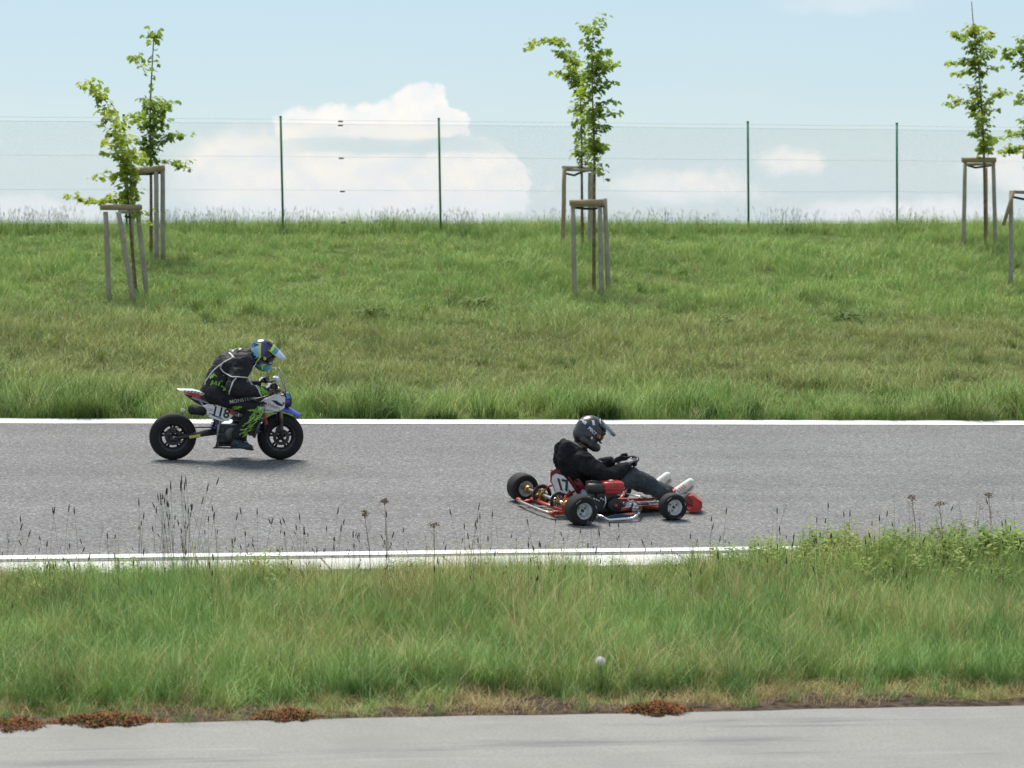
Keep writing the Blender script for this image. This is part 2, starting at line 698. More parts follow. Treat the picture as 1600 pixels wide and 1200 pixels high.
# ================================================================== GRASS
def leaf_material(name, ramp, dry, dryamt, transl=.2, scale=.55, spots=None):
    m = bpy.data.materials.new(name)
    m.use_nodes = True
    N = NT(m.node_tree)
    m.node_tree.nodes.clear()
    g = N.n('ShaderNodeNewGeometry').outputs['Position']
    rnd = N.n('ShaderNodeObjectInfo').outputs['Random']
    n1 = N.noise(g, scale, 4, .55)
    x = N.math('ADD', N.math('MULTIPLY', n1, .75), N.math('MULTIPLY', rnd, .34))
    c = N.ramp(x, ramp)
    n2 = N.noise(g, 1.6, 4, .6)
    dr = N.math('MULTIPLY', N.smooth(N.math('ADD', n2, N.math('MULTIPLY', rnd, .3)), .58, .86), dryamt)
    c = N.mix(dr, c, dry)
    if spots:
        # band of seeding, browner grass half way up the bank
        c = spots(N, g, rnd, c)
    # blades of a sward face every way; shade them mostly by the light from above
    nn = N.n('ShaderNodeVectorMath', operation='MULTIPLY_ADD')
    N.l(N.n('ShaderNodeNewGeometry').outputs['Normal'], nn.inputs[0])
    nn.inputs[1].default_value = (.55, .55, .55)
    nn.inputs[2].default_value = (0, 0, .75)
    nz = N.n('ShaderNodeVectorMath', operation='NORMALIZE')
    N.l(nn.outputs[0], nz.inputs[0])
    d = N.n('ShaderNodeBsdfDiffuse')
    N.l(c, d.inputs[0])
    N.l(nz.outputs[0], d.inputs['Normal'])
    t = N.n('ShaderNodeBsdfTranslucent')
    N.l(N.mix(1.0, c, (1.25, 1.25, .6), 'MULTIPLY'), t.inputs[0])
    mx = N.n('ShaderNodeMixShader')
    mx.inputs[0].default_value = transl
    N.l(d.outputs[0], mx.inputs[1])
    N.l(t.outputs[0], mx.inputs[2])
    gl = N.n('ShaderNodeBsdfGlossy')
    gl.inputs['Roughness'].default_value = .55
    mx2 = N.n('ShaderNodeMixShader')
    mx2.inputs[0].default_value = .03
    N.l(mx.outputs[0], mx2.inputs[1])
    N.l(gl.outputs[0], mx2.inputs[2])
    o = N.n('ShaderNodeOutputMaterial')
    N.l(mx2.outputs[0], o.inputs[0])
    return m


def band(N, g, rnd, c):
    sp = N.n('ShaderNodeSeparateXYZ')
    N.l(g, sp.inputs[0])
    v = N.math('ADD', N.math('MULTIPLY', sp.outputs[0], -ST), N.math('MULTIPLY', N.math('SUBTRACT', sp.outputs[1], Y0), CT))
    nv = N.math('ADD', v, N.math('MULTIPLY', N.math('SUBTRACT', N.noise(g, .35, 3, .5), .5), 5))
    b = N.math('MULTIPLY', N.smooth(nv, 8.6, 10.5), N.math('SUBTRACT', 1.0, N.smooth(nv, 14.0, 17.0)))
    return N.mix(N.math('MULTIPLY', b, N.math('ADD', .30, N.math('MULTIPLY', rnd, .42))), c, (.33, .31, .15))


M_TURF = leaf_material('bank_grass', [(.25, (.138, .255, .072)), (.5, (.228, .375, .112)), (.75, (.335, .465, .155))], (.46, .42, .20), .30, spots=band)
M_VERGE = leaf_material('verge_grass', [(.32, (.080, .190, .050)), (.52, (.180, .325, .098)), (.72, (.315, .450, .150))], (.46, .42, .20), .30, scale=.9)
M_DRY = leaf_material('dry_grass', [(.25, (.25, .21, .095)), (.5, (.38, .31, .15)), (.8, (.50, .43, .24))], (.30, .17, .09), .4)
M_LUSH = leaf_material('lush_leaf', [(.25, (.085, .165, .030)), (.5, (.155, .255, .048)), (.8, (.25, .36, .080))], (.3, .28, .1), .35, transl=.3)
M_TUFT = leaf_material('tall_tuft_grass', [(.25, (.125, .195, .065)), (.5, (.205, .285, .105)), (.8, (.31, .37, .16))], (.44, .39, .20), .5)
M_EDGE = leaf_material('edge_weed_grass', [(.25, (.045, .105, .022)), (.5, (.080, .160, .034)), (.8, (.14, .235, .055))], (.25, .24, .09), .3)
M_CREST = mat('crest_weed', (.055, .080, .028), .9, var=.35, scale=20, spec=.1)
M_HEAD = mat('foxtail_head', (.065, .050, .050), .9, var=.4, scale=40, spec=.1)
M_STALK = mat('seed_stalk', (.13, .13, .055), .9, var=.3, scale=20, spec=.1)
M_BROWNHEAD = mat('dry_seed_head', (.19, .115, .065), .9, var=.4, scale=40, spec=.1)


def blade(V, Fc, x, y, h, w, az, bend, seg=3, z0=0.0):
    ca, sa = math.cos(az), math.sin(az)
    o = len(V)
    for i in range(seg + 1):
        t = i / seg
        d = bend * h * t * t
        z = z0 + h * t * (1 - .25 * bend * t)
        ww = w * (1 - t) ** .7 * .5
        if i < seg:
            V.append((x + ca * d - sa * ww, y + sa * d + ca * ww, z))
            V.append((x + ca * d + sa * ww, y + sa * d - ca * ww, z))
        else:
            V.append((x + ca * d, y + sa * d, z))
    for i in range(seg - 1):
        a = o + 2 * i
        Fc.append([a, a + 1, a + 3, a + 2])
    a = o + 2 * (seg - 1)
    Fc.append([a, a + 1, a + 2])


def clump(name, n, rad, h, hv, w, bend, m, seg=3):
    V, Fc = [], []
    for i in range(n):
        r = rad * math.sqrt(random.random())
        a = random.uniform(0, 6.283)
        hh = h * random.uniform(1 - hv, 1 + hv)
        blade(V, Fc, r * math.cos(a), r * math.sin(a), hh, w * random.uniform(.7, 1.3), random.uniform(0, 6.283), bend * random.uniform(.2, 1.6), seg)
    me = bpy.data.meshes.new(name)
    me.from_pydata(V, [], Fc)
    me.materials.append(m)
    me.polygons.foreach_set('use_smooth', [True] * len(Fc))
    return bpy.data.objects.new(name, me)


def foxtail(name, h, lean, head_len, head_r, kind=0):
    mb = MB()
    pts = [(lean * h * t * t, 0, h * t) for t in (0, .35, .7, 1.0)]
    mb.tube(pts, [.0016, .0015, .0013, .0011], 3, 0, False)
    p, q = Vector(pts[-1]), Vector(pts[-1]) - Vector(pts[-2])
    q.normalize()
    if kind == 0:
        mb.tube([p - q * .01, p + q * head_len * .15, p + q * head_len * .6, p + q * head_len], [.001, head_r, head_r * .85, .001], 6, 1, False)
    else:
        for i in range(9):
            s = p + q * (head_len * (i / 9 - .35))
            a = i * 2.4
            e = s + Vector((math.cos(a), math.sin(a), .8)) * head_r * (2.6 - 1.6 * i / 9)
            mb.tube([s, (s + e) / 2 + Vector((0, 0, .004)), e], [.0007, .0012, .0022], 3, 1, False)
    for i in range(2):
        V, Fc = [], []
        blade(V, Fc, 0, 0, h * random.uniform(.35, .6), .005, random.uniform(0, 6.28), .7)
        mb.add(V, Fc, 0)
    me = mb.mesh(name, [M_STALK, M_HEAD if kind == 0 else M_BROWNHEAD])
    return bpy.data.objects.new(name, me)


def leafy(name, h, n, m, lw=.045):
    """broad leaved stem: pairs of pointed leaves up a stalk"""
    V, Fc = [], []
    for s in range(3):
        bx, by = random.uniform(-.05, .05), random.uniform(-.05, .05)
        la, ll = random.uniform(0, 6.28), random.uniform(.05, .25)
        hh = h * random.uniform(.7, 1.1)
        blade(V, Fc, bx, by, hh, .006, la, ll)
        for i in range(n):
            t = .2 + .8 * i / n
            px_, py_, pz = bx + math.cos(la) * ll * hh * t * t, by + math.sin(la) * ll * hh * t * t, hh * t * .95
            a = i * 2.4 + s
            L = lw * 2.2 * (1.15 - .6 * t) * random.uniform(.8, 1.2)
            W = lw * (1.1 - .6 * t)
            up = random.uniform(.1, .9)
            d = Vector((math.cos(a), math.sin(a), up)).normalized()
            sd = Vector((-math.sin(a), math.cos(a), 0))
            p0 = Vector((px_, py_, pz))
            o = len(V)
            for q in (p0, p0 + d * L * .4 + sd * W * .5, p0 + d * L * .45 - Vector((0, 0, .006)), p0 + d * L * .4 - sd * W * .5, p0 + d * L - Vector((0, 0, L * .25))):
                V.append(tuple(q))
            Fc += [[o, o + 1, o + 2], [o, o + 2, o + 3], [o + 1, o + 4, o + 2], [o + 2, o + 4, o + 3]]
    me = bpy.data.meshes.new(name)
    me.from_pydata(V, [], Fc)
    me.materials.append(m)
    return bpy.data.objects.new(name, me)


def scatter(name, P, rot, scl, idx, protos, m):
    """one stuff object: points carrying instances of the prototypes"""
    col = bpy.data.collections.new(name + '_sources')
    for i, p in enumerate(protos):
        p.name = '%s_%02d' % (name, i)
        col.objects.link(p)
    me = bpy.data.meshes.new(name)
    me.from_pydata([tuple(p) for p in P], [], [])
    a = me.attributes.new('rot', 'FLOAT_VECTOR', 'POINT')
    a.data.foreach_set('vector', np.asarray(rot, np.float32).ravel())
    a = me.attributes.new('scl', 'FLOAT_VECTOR', 'POINT')
    a.data.foreach_set('vector', np.asarray(scl, np.float32).ravel())
    a = me.attributes.new('idx', 'INT', 'POINT')
    a.data.foreach_set('value', np.asarray(idx, np.int32))
    ng = bpy.data.node_groups.new(name, 'GeometryNodeTree')
    ng.interface.new_socket('Geometry', in_out='INPUT', socket_type='NodeSocketGeometry')
    ng.interface.new_socket('Geometry', in_out='OUTPUT', socket_type='NodeSocketGeometry')
    N = NT(ng)
    gi, go = N.n('NodeGroupInput'), N.n('NodeGroupOutput')
    iop = N.n('GeometryNodeInstanceOnPoints')
    ci = N.n('GeometryNodeCollectionInfo')
    ci.inputs['Collection'].default_value = col
    ci.inputs['Separate Children'].default_value = True
    ci.inputs['Reset Children'].default_value = True

    def attr(n, t):
        nd = N.n('GeometryNodeInputNamedAttribute', data_type=t)
        nd.inputs['Name'].default_value = n
        return next(s for s in nd.outputs if s.enabled and s.name == 'Attribute')
    N.l(gi.outputs[0], iop.inputs['Points'])
    N.l(ci.outputs[0], iop.inputs['Instance'])
    iop.inputs['Pick Instance'].default_value = True
    N.l(attr('idx', 'INT'), iop.inputs['Instance Index'])
    N.l(attr('rot', 'FLOAT_VECTOR'), iop.inputs['Rotation'])
    N.l(attr('scl', 'FLOAT_VECTOR'), iop.inputs['Scale'])
    N.l(iop.outputs[0], go.inputs[0])
    o = link(name, me, None, 'stuff')
    md = o.modifiers.new('scatter', 'NODES')
    md.node_group = ng
    return o


def region_points(n, u0, u1, v0, v1, margin=1.6):
    """random points of a strip that lie within or just beside the view"""
    u = rng.uniform(u0, u1, n)
    v = rng.uniform(v0, v1, n)
    X, Y = xy(u, v)
    ok = np.abs(X) < Y * .2222 + margin
    return u[ok], v[ok], X[ok], Y[ok]


def fbm(u, v, s, seed=0):
    return np.array([noise.noise((a * s + seed, b * s - seed, seed * 1.7)) for a, b in zip(u, v)])


# ---- bank behind the track
protos = [clump('c', 26, .13, .085, .5, .006, .9, M_TURF) for _ in range(3)] + \
         [clump('c', 24, .13, .15, .5, .006, .8, M_TURF) for _ in range(3)] + \
         [clump('c', 22, .12, .27, .4, .006, .55, M_TURF) for _ in range(2)]
u, v, X, Y = region_points(52000, -16, 24, 7.55, 30.5, 1.8)
dens = np.clip(fbm(u, v, .9, 3) * .5 + .85, .45, 1.0)
keep = rng.random(len(u)) < dens
u, v, X, Y = u[keep], v[keep], X[keep], Y[keep]
hn = fbm(u, v, .55, 9) + .5 * fbm(u, v, 2.1, 4) + rng.normal(0, .22, len(u))
idx = np.where(hn < -.15, rng.integers(0, 3, len(u)), np.where(hn < .42, rng.integers(3, 6, len(u)), rng.integers(6, 8, len(u))))
s = rng.uniform(.8, 1.3, len(u)) * np.clip(1 + .35 * fbm(u, v, .3, 21), .6, 1.5)
edge = (v < 8.6) | (v > 24.6)
idx = np.where(edge & (rng.random(len(u)) < .55), rng.integers(6, 8, len(u)), idx)
Z = ground(X, Y) - .035
scatter('bank_grass', np.c_[X, Y, Z], np.c_[rng.normal(0, .12, len(u)), rng.normal(0, .12, len(u)), rng.uniform(0, 6.28, len(u))], np.c_[s, s, s], idx, protos, M_TURF)

# ---- taller tufts: along the far edge of the track and in patches on the bank
protos = [clump('t', 60, .16, .34, .45, .007, .75, M_TUFT, 4) for _ in range(2)] + [clump('t', 70, .17, .34, .45, .010, .8, M_EDGE, 4) for _ in range(2)] + [clump('t', 50, .14, .24, .45, .010, 1.0, M_EDGE, 4)]
u1, v1, X1, Y1 = region_points(760, -14, 20, 7.50, 8.6, 1.8)
kp = rng.random(len(u1)) < np.clip(fbm(u1, v1, .8, 5) * 1.8 + .55, .10, 1)
u1, v1, X1, Y1 = u1[kp], v1[kp], X1[kp], Y1[kp]
u2, v2, X2, Y2 = region_points(620, -16, 22, 8.6, 24, 1.8)
kp = fbm(u2, v2, .7, 15) > .12
X2, Y2 = X2[kp], Y2[kp]
X_, Y_ = np.r_[X1, X2], np.r_[Y1, Y2]
n_ = len(X_)
s = np.r_[rng.uniform(.5, 1.25, len(X1)), rng.uniform(.45, .8, len(X2))]
scatter('grass_tufts', np.c_[X_, Y_, ground(X_, Y_) - .03], np.c_[rng.normal(0, .15, n_), rng.normal(0, .15, n_), rng.uniform(0, 6.28, n_)],
        np.c_[s, s, s], rng.integers(0, 5, n_), protos, M_TUFT)

# ---- thin seeding grass along the crest, seen against the sky, and over the bank
protos = [foxtail('s', .42, l, .07, .010, 1) for l in (.1, .2, .32)] + [foxtail('s', .36, l, .04, .004, 0) for l in (.08, .2)]
for _o in protos:
    _o.data.materials[0] = M_CREST
    _o.data.materials[1] = M_CREST
for _l in (.1, .2, .3):
    _o = foxtail('s', .42, _l, .10, .009, 1)
    _o.data.materials[0] = M_DRY
    _o.data.materials[1] = M_DRY
    protos.append(_o)
u1, v1, X1, Y1 = region_points(8000, -18, 26, 24.4, 26.6, 1.8)
kp = rng.random(len(u1)) < np.clip(fbm(u1, v1 * 0, .9, 31) * 1.9 + .45, .10, 1)
X1, Y1 = X1[kp], Y1[kp]
u2, v2, X2, Y2 = region_points(6500, -16, 22, 8.2, 17, 1.8)
X_, Y_ = np.r_[X1, X2], np.r_[Y1, Y2]
n_ = len(X_)
s = np.r_[rng.uniform(.45, 1.15, len(X1)), rng.uniform(.5, .95, len(X2))]
scatter('crest_seed_grass', np.c_[X_, Y_, ground(X_, Y_) - .02], np.c_[rng.normal(0, .15, n_), rng.normal(0, .15, n_), rng.uniform(0, 6.28, n_)],
        np.c_[s, s, s], np.r_[rng.integers(0, 5, len(X1)), rng.integers(4, 8, len(X2))], protos, M_STALK)

# ---- verge between track and concrete
protos = [clump('v', 38, .075, .15, .45, .0036, .75, M_VERGE, 4) for _ in range(3)] + \
         [clump('v', 34, .075, .235, .45, .0036, .55, M_VERGE, 4) for _ in range(3)] + \
         [clump('v', 15, .06, .30, .4, .0026, .7, M_DRY, 4) for _ in range(2)] + \
         [clump('v', 30, .09, .10, .5, .0035, 1.1, M_DRY, 3) for _ in range(2)]
u, v, X, Y = region_points(21000, -10, 10, -6.78, -2.12, 1.3)
Xf, Yf = X, Y
front = np.clip((v + 6.72) / .5, 0, 1)
r = rng.random(len(u))
dryp = np.clip(.09 + .35 * fbm(u, v, .7, 44) + .10 * (v > -3.6), .03, .5)
idx = np.where(r < dryp, rng.integers(6, 8, len(u)), np.where(r < .55, rng.integers(0, 3, len(u)), rng.integers(3, 6, len(u))))
fr = v < -6.22 + .12 * np.sin(u * 2.3) + .08 * np.sin(u * 6.1)
idx = np.where(fr & (rng.random(len(u)) < .8), rng.integers(8, 10, len(u)), idx)
keep = ~(fr & (rng.random(len(u)) < .25)) & ~((v < -6.66) & (rng.random(len(u)) < .4))
hs = np.clip(1 + .3 * fbm(u, v, .8, 61) + .16 * fbm(u, v, 2.5, 62), .5, 1.5) * np.where(v > -2.6, .55 + .45 * np.clip((u - .4) / 1.6, 0, 1), 1 + .2 * np.clip((u - .4) / 1.6, 0, 1) * (v > -3.2)) * np.where(fr, .75, 1)
s = rng.uniform(.75, 1.2, len(u)) * hs
X, Y, s, idx, v = X[keep], Y[keep], s[keep], idx[keep], v[keep]
n_ = len(X)
scatter('verge_grass', np.c_[X, Y, ground(X, Y) - .03], np.c_[rng.normal(0, .14, n_), rng.normal(0, .14, n_), rng.uniform(0, 6.28, n_)],
        np.c_[s, s, s], idx, protos, M_VERGE)

# ---- leafy ground weeds at the top of the verge, high on the right
protos = [leafy('l', .34, 11, M_LUSH) for _ in range(4)]
u1, v1, X1, Y1 = region_points(4200, -9, 9, -3.5, -2.0, 1.2)
pr = np.clip((u1 - .7) / 1.6, 0.0, 1) * np.clip(.34 + 1.5 * fbm(u1, v1, 1.7, 77), .04, .85) * (.55 + .45 * (v1 > -2.7)) + .75 * (fbm(u1, v1, 1.1, 71) > .10) * (v1 > -2.9) + .22 * (fbm(u1, v1, 1.3, 73) > .18)
kp = rng.random(len(u1)) < pr
u1, X1, Y1 = u1[kp], X1[kp], Y1[kp]
n_ = len(X1)
s = rng.uniform(.55, 1.0, n_) * np.clip(.55 + .62 * np.clip((u1 - .6) / 1.8, 0, 1) + .55 * fbm(u1, u1 * 0, 1.6, 81), .35, 1.5)
scatter('leafy_weeds', np.c_[X1, Y1, ground(X1, Y1) - .03], np.c_[rng.normal(0, .15, n_), rng.normal(0, .15, n_), rng.uniform(0, 6.28, n_)],
        np.c_[s, s, s], rng.integers(0, 4, n_), protos, M_LUSH)

# ---- darker tufts and straw clumps that break up the verge
protos = [clump('b', 70, .13, .27, .45, .0065, .8, M_EDGE, 4) for _ in range(2)] + [clump('b', 46, .11, .34, .4, .0028, .65, M_DRY, 4) for _ in range(2)]
u1, v1, X1, Y1 = region_points(300, -8, 8, -5.9, -2.2, 1.2)
kp = rng.random(len(u1)) < np.where(v1 > -3.9, .85, .35)
u1, v1, X1, Y1 = u1[kp], v1[kp], X1[kp], Y1[kp]
n_ = len(X1)
s = rng.uniform(.65, 1.15, n_) * np.where(v1 > -2.7, .7, 1)
scatter('verge_tufts', np.c_[X1, Y1, ground(X1, Y1) - .03], np.c_[rng.normal(0, .15, n_), rng.normal(0, .15, n_), rng.uniform(0, 6.28, n_)],
        np.c_[s, s, s], rng.integers(0, 4, n_), protos, M_EDGE)

# ---- dark foxtail heads standing out of the verge
protos = [foxtail('f', .62, l, .055, .0062, 0) for l in (.03, .1, .18, .26)] + [foxtail('f', .60, l, .09, .008, 1) for l in (.06, .16)]
pts, scs, ids = [], [], []


def stem_at(px, py_tip, v_, brown=False):
    # a stem rooted in the verge at strip position v_, as tall as its tip needs
    t = np.arange(12, 24, .05)
    d = ray_dir(px, 900)
    X = d[0] / d[1] * t
    vv = uv(X, t)[1]
    Yb = float(np.interp(v_, vv, t))
    Xb = float(d[0] / d[1] * Yb)
    z0 = gz(Xb, Yb)
    tip = at_depth(px, py_tip, Yb)
    h = max(.22, tip.z - z0)
    pts.append((Xb, Yb, z0 - .02))
    scs.append(h / .62)
    ids.append(random.randint(4, 5) if brown else random.randint(0, 3))


for i in range(46):
    stem_at(random.gauss(275, 28), random.uniform(752, 850), random.uniform(-3.0, -2.1))
for i in range(22):
    stem_at(random.gauss(500, 45), random.uniform(812, 860), random.uniform(-3.2, -2.2))
for i in range(120):
    stem_at(random.uniform(-20, 1150), random.triangular(822, 910, 880), random.uniform(-3.6, -2.1))
for i in range(230):     # dark heads just above the sward, all over the upper verge
    _u, _v = random.uniform(-6, 4.5), random.triangular(-5.6, -2.4, -3.0)
    _x, _y = xy(_u, _v)
    pts.append((_x, _y, gz(_x, _y) - .02))
    scs.append(random.uniform(.38, .62) / .62)
    ids.append(random.randint(0, 3))
for i in range(26):
    stem_at(random.choice([random.gauss(180, 60), random.gauss(660, 60), random.gauss(870, 80)]), random.uniform(815, 870), random.uniform(-3.2, -2.2), True)
for i in range(60):
    stem_at(random.uniform(1180, 1620), random.uniform(772, 860), random.uniform(-3.2, -2.2), random.random() < .75)
n_ = len(pts)
scs = np.array(scs)
scatter('foxtail_stems', np.array(pts), np.c_[rng.normal(0, .04, n_), rng.normal(0, .04, n_), rng.uniform(0, 6.28, n_)],
        np.c_[np.clip(scs, .6, .8), np.clip(scs, .6, .8), scs], ids, protos, M_STALK)

# ================================================================== FENCE
M_POST = mat('green_post_paint', (.02, .21, .10), .5, var=.2, scale=8, spec=.4)
M_WIRE = mat('coated_wire', (.11, .17, .16), .6, var=.1, spec=.2)
M_CLIP = mat('dark_green_clip', (.02, .06, .03), .5)
V_FENCE = 25.7
FENCE_H = 2.25
fence = thing('fence', 'green chain link fence with thin posts along the top of the grass bank', 'fence', (*xy(5.0, V_FENCE), gz(*xy(5.0, V_FENCE))), TH)
U_C = 5.0


def fence_u(px):
    """distance along the fence of a surveyed column"""
    s = (px - 800) / 3600 / math.cos(R(PITCH))
    us = np.arange(-20, 30, .005)
    x, y = xy(us, V_FENCE)
    return float(us[np.argmin(np.abs(x / y - s))])


_fu = [fence_u(p) for p in (200, 443, 688, 928, 1167, 1398)]
_step = (_fu[-1] - _fu[0]) / 5
_fu = [_fu[0] - 2 * _step, _fu[0] - _step] + _fu + [_fu[-1] + _step, _fu[-1] + 2 * _step]
fz0 = fence.location.z


def fz(u):
    return gz(*xy(u, V_FENCE)) - fz0


lean = R(.9)
for u in _fu:
    mb = MB()
    zb, zt = fz(u) - .35, fz(u) + FENCE_H
    h = zt - zb
    b0 = Vector((u - U_C + .02, 0, zb))
    t0 = b0 + Vector((-math.tan(lean) * h, 0, h))
    mb.tube([b0, t0], .024, 10, 0)
    mb.tube([t0, t0 + Vector((0, 0, .025))], [.028, .026], 10, 1)
    mb.build('post', [M_POST, M_CLIP], fence)


def fline(hh, r, name, wav=0.0):
    mb = MB()
    pts = []
    for i, (a, b) in enumerate(zip(_fu[:-1], _fu[1:])):
        for k in range(8):
            t = k / 8
            u = a + (b - a) * t
            sag = -.008 * 4 * t * (1 - t)
            pts.append((u - U_C - math.tan(lean) * hh, -.022, fz(u) + hh + sag))
    mb.tube(pts, r, 4, 0)
    return mb.build(name, M_WIRE, fence)


for hh in (2.21, 2.13, 1.48, .82, .20):
    fline(hh, .0019, 'tension_wire')
# barbs along the top wire
# woven mesh: every strand is a wire
V, Fc = [], []
ua, ub = _fu[1] - 1, _fu[-2] + 1
D = .055
H0, H1 = .12, 2.13
nst = int((ub - ua + 2.2) / D)
rr = .00105
for dirn in (1, -1):
    for i in range(nst):
        u0 = ua - (2.2 if dirn > 0 else 0) + i * D
        u1 = u0 + dirn * 0
        if dirn > 0:
            a, b = (u0, H0), (u0 + (H1 - H0), H1)
        else:
            a, b = (u0 + 0, H1), (u0 + (H1 - H0), H0)
        o = len(V)
        for (uu, hh) in (a, ((a[0] + b[0]) / 2, (a[1] + b[1]) / 2), b):
            x = uu - U_C - math.tan(lean) * hh
            z = fz(min(max(uu, -30), 40)) + hh
            for k in range(3):
                an = 2.094 * k
                V.append((x + rr * math.cos(an) * .7, -.026 + (.003 if dirn > 0 else 0) + rr * math.sin(an), z + rr * math.cos(an) * .7 * -dirn))
        for s_ in range(2):
            for k in range(3):
                k2 = (k + 1) % 3
                Fc.append([o + 3 * s_ + k, o + 3 * s_ + k2, o + 3 * s_ + 3 + k2, o + 3 * s_ + 3 + k])
me = bpy.data.meshes.new('wire_mesh')
me.from_pydata(V, [], Fc)
me.materials.append(M_WIRE)
link('wire_mesh', me, fence, 'stuff')
for hh in (2.21, 2.13, 1.48, .82, .20):
    u = fence_u(537) + random.uniform(-.02, .02)
    MB().box((u - U_C - math.tan(lean) * hh, -.03, fz(u) + hh - .03), (.10, .03, .03), bev=.3).build('wire_tensioner', M_CLIP, fence)

# ================================================================== YOUNG TREES
M_BARK = mat('young_bark', (.22, .16, .10), .9, var=.35, scale=18, bump=.5, bscale=30, spec=.1)
M_TWIG = mat('twig_bark', (.11, .08, .05), .9, var=.3, scale=18, spec=.1)
M_STAKE = mat('weathered_stake', (.42, .365, .30), .9, var=.3, scale=9, bump=.5, bscale=35, spec=.1, col2=(.27, .235, .195))
M_STAKE2 = mat('newer_stake', (.40, .30, .185), .85, var=.3, scale=9, bump=.5, bscale=35, spec=.1, col2=(.28, .21, .13))
M_STRAP = mat('black_tie_strap', (.012, .012, .013), .7, var=.2)
M_LEAF = leaf_material('lime_leaf', [(.25, (.19, .29, .045)), (.5, (.30, .41, .07)), (.8, (.44, .52, .11))], (.56, .56, .10), .22, transl=.42, scale=2.2)


def leaf_shape(V, Fc, p, d, nrm, L):
    """three lobed leaf, slightly folded"""
    sd = nrm.cross(d).normalized()
    o = len(V)
    out = [(0, 0, 0), (.18, .34, .03), (.34, .56, -.04), (.52, .26, .02), (.78, .30, -.03), (1.0, 0, -.10), (.78, -.30, -.03), (.52, -.26, .02), (.34, -.56, -.04), (.18, -.34, .03)]
    for a, b, c in out:
        V.append(tuple(p + d * (a * L) + sd * (b * L) + nrm * (c * L * 1.6)))
    V.append(tuple(p + d * (.42 * L) - nrm * (.05 * L)))
    m = o + 10
    for i in range(10):
        Fc.append([m, o + i, o + (i + 1) % 10])


def young_tree(label, Y, trunk, branches, seed, leafL=.10, per_m=46, group='young staked trees on the bank'):
    """trunk and branches are surveyed silhouettes (columns/rows of the photo) given real depth"""
    rnd = random.Random(seed)
    base = on_ground(trunk[0][0], trunk[0][1])
    Y = base.y
    base.z = gz(base.x, base.y)
    t = thing('young_tree', label, 'tree', base, 0, group)

    def path(pts, dy0, spread):
        out = []
        for i, (a, b) in enumerate(pts):
            dy = dy0 + spread * i / max(1, len(pts) - 1)
            out.append(at_depth(a, b, Y + dy) - base)
        return out

    def resample(P, n):
        # smooth polyline
        L = [0]
        for a, b in zip(P[:-1], P[1:]):
            L.append(L[-1] + (b - a).length)
        res = []
        for k in range(n + 1):
            s = L[-1] * k / n
            i = max(j for j in range(len(P) - 1) if L[j] <= s + 1e-9)
            f = (s - L[i]) / max(1e-6, L[i + 1] - L[i])
            q = P[i].lerp(P[i + 1], f)
            res.append(q)
        for _ in range(2):
            res = [res[0]] + [(res[i - 1] + res[i] * 2 + res[i + 1]) / 4 for i in range(1, n)] + [res[-1]]
        return res, L[-1]
    tp, tl = resample([Vector((0, 0, -.1))] + path(trunk, 0, 0)[1:], 16)
    mb = MB()
    mb.tube(tp, [.032 * (1 - .82 * (i / 16)) + .002 for i in range(17)], 8, 0)
    mb.build('trunk', M_BARK, t)
    V, Fc = [], []

    def leaves_along(P, L, dens, size, start=0.0):
        n = max(3, int(L * dens))
        for k in range(n):
            s = start + (1 - start) * (k + rnd.random()) / n
            i = min(len(P) - 2, int(s * (len(P) - 1)))
            f = s * (len(P) - 1) - i
            q = P[i].lerp(P[i + 1], f)
            a = rnd.uniform(0, 6.28)
            reach = rnd.uniform(.02, .11)
            st = Vector((math.cos(a), math.sin(a), rnd.uniform(-.5, .6)))
            p = q + st * reach
            d = (Vector((math.cos(a), math.sin(a), rnd.uniform(-1.0, .1)))).normalized()
            nr = Vector((rnd.gauss(0, .55), rnd.gauss(0, .55), 1))
            nr = (nr - d * nr.dot(d)).normalized()
            leaf_shape(V, Fc, p, d, nr, size * rnd.uniform(.6, 1.25))
    for br in branches:
        pts, dens = br[0], br[1]
        thick = br[2] if len(br) > 2 else .007
        dy = rnd.uniform(-.10, .10)
        P = path(pts, 0, rnd.uniform(-.55, .55))
        P, L = resample(P, max(5, len(pts) * 3))
        mb = MB()
        mb.tube(P, [thick * (1 - .75 * i / (len(P) - 1)) for i in range(len(P))], 6, 0)
        mb.build('branch', M_TWIG, t)
        leaves_along(P, L, per_m * dens, leafL)
        # side shoots carry leaves off the main line
        ns = int(L * 7 * min(1.2, dens))
        for k in range(ns):
            s = rnd.uniform(.12, 1)
            i = min(len(P) - 2, int(s * (len(P) - 1)))
            q = P[i]
            a = rnd.uniform(0, 6.28)
            e = q + Vector((math.cos(a) * .8, math.sin(a) * .8, rnd.uniform(.05, .7))) * rnd.uniform(.10, .24)
            mb = [q, q.lerp(e, .5) + Vector((0, 0, .01)), e]
            leaves_along(mb, .2, 34 * dens, leafL)
    me = bpy.data.meshes.new('crown')
    me.from_pydata(V, [], Fc)
    me.materials.append(M_LEAF)
    link('crown', me, t, 'stuff')
    return t


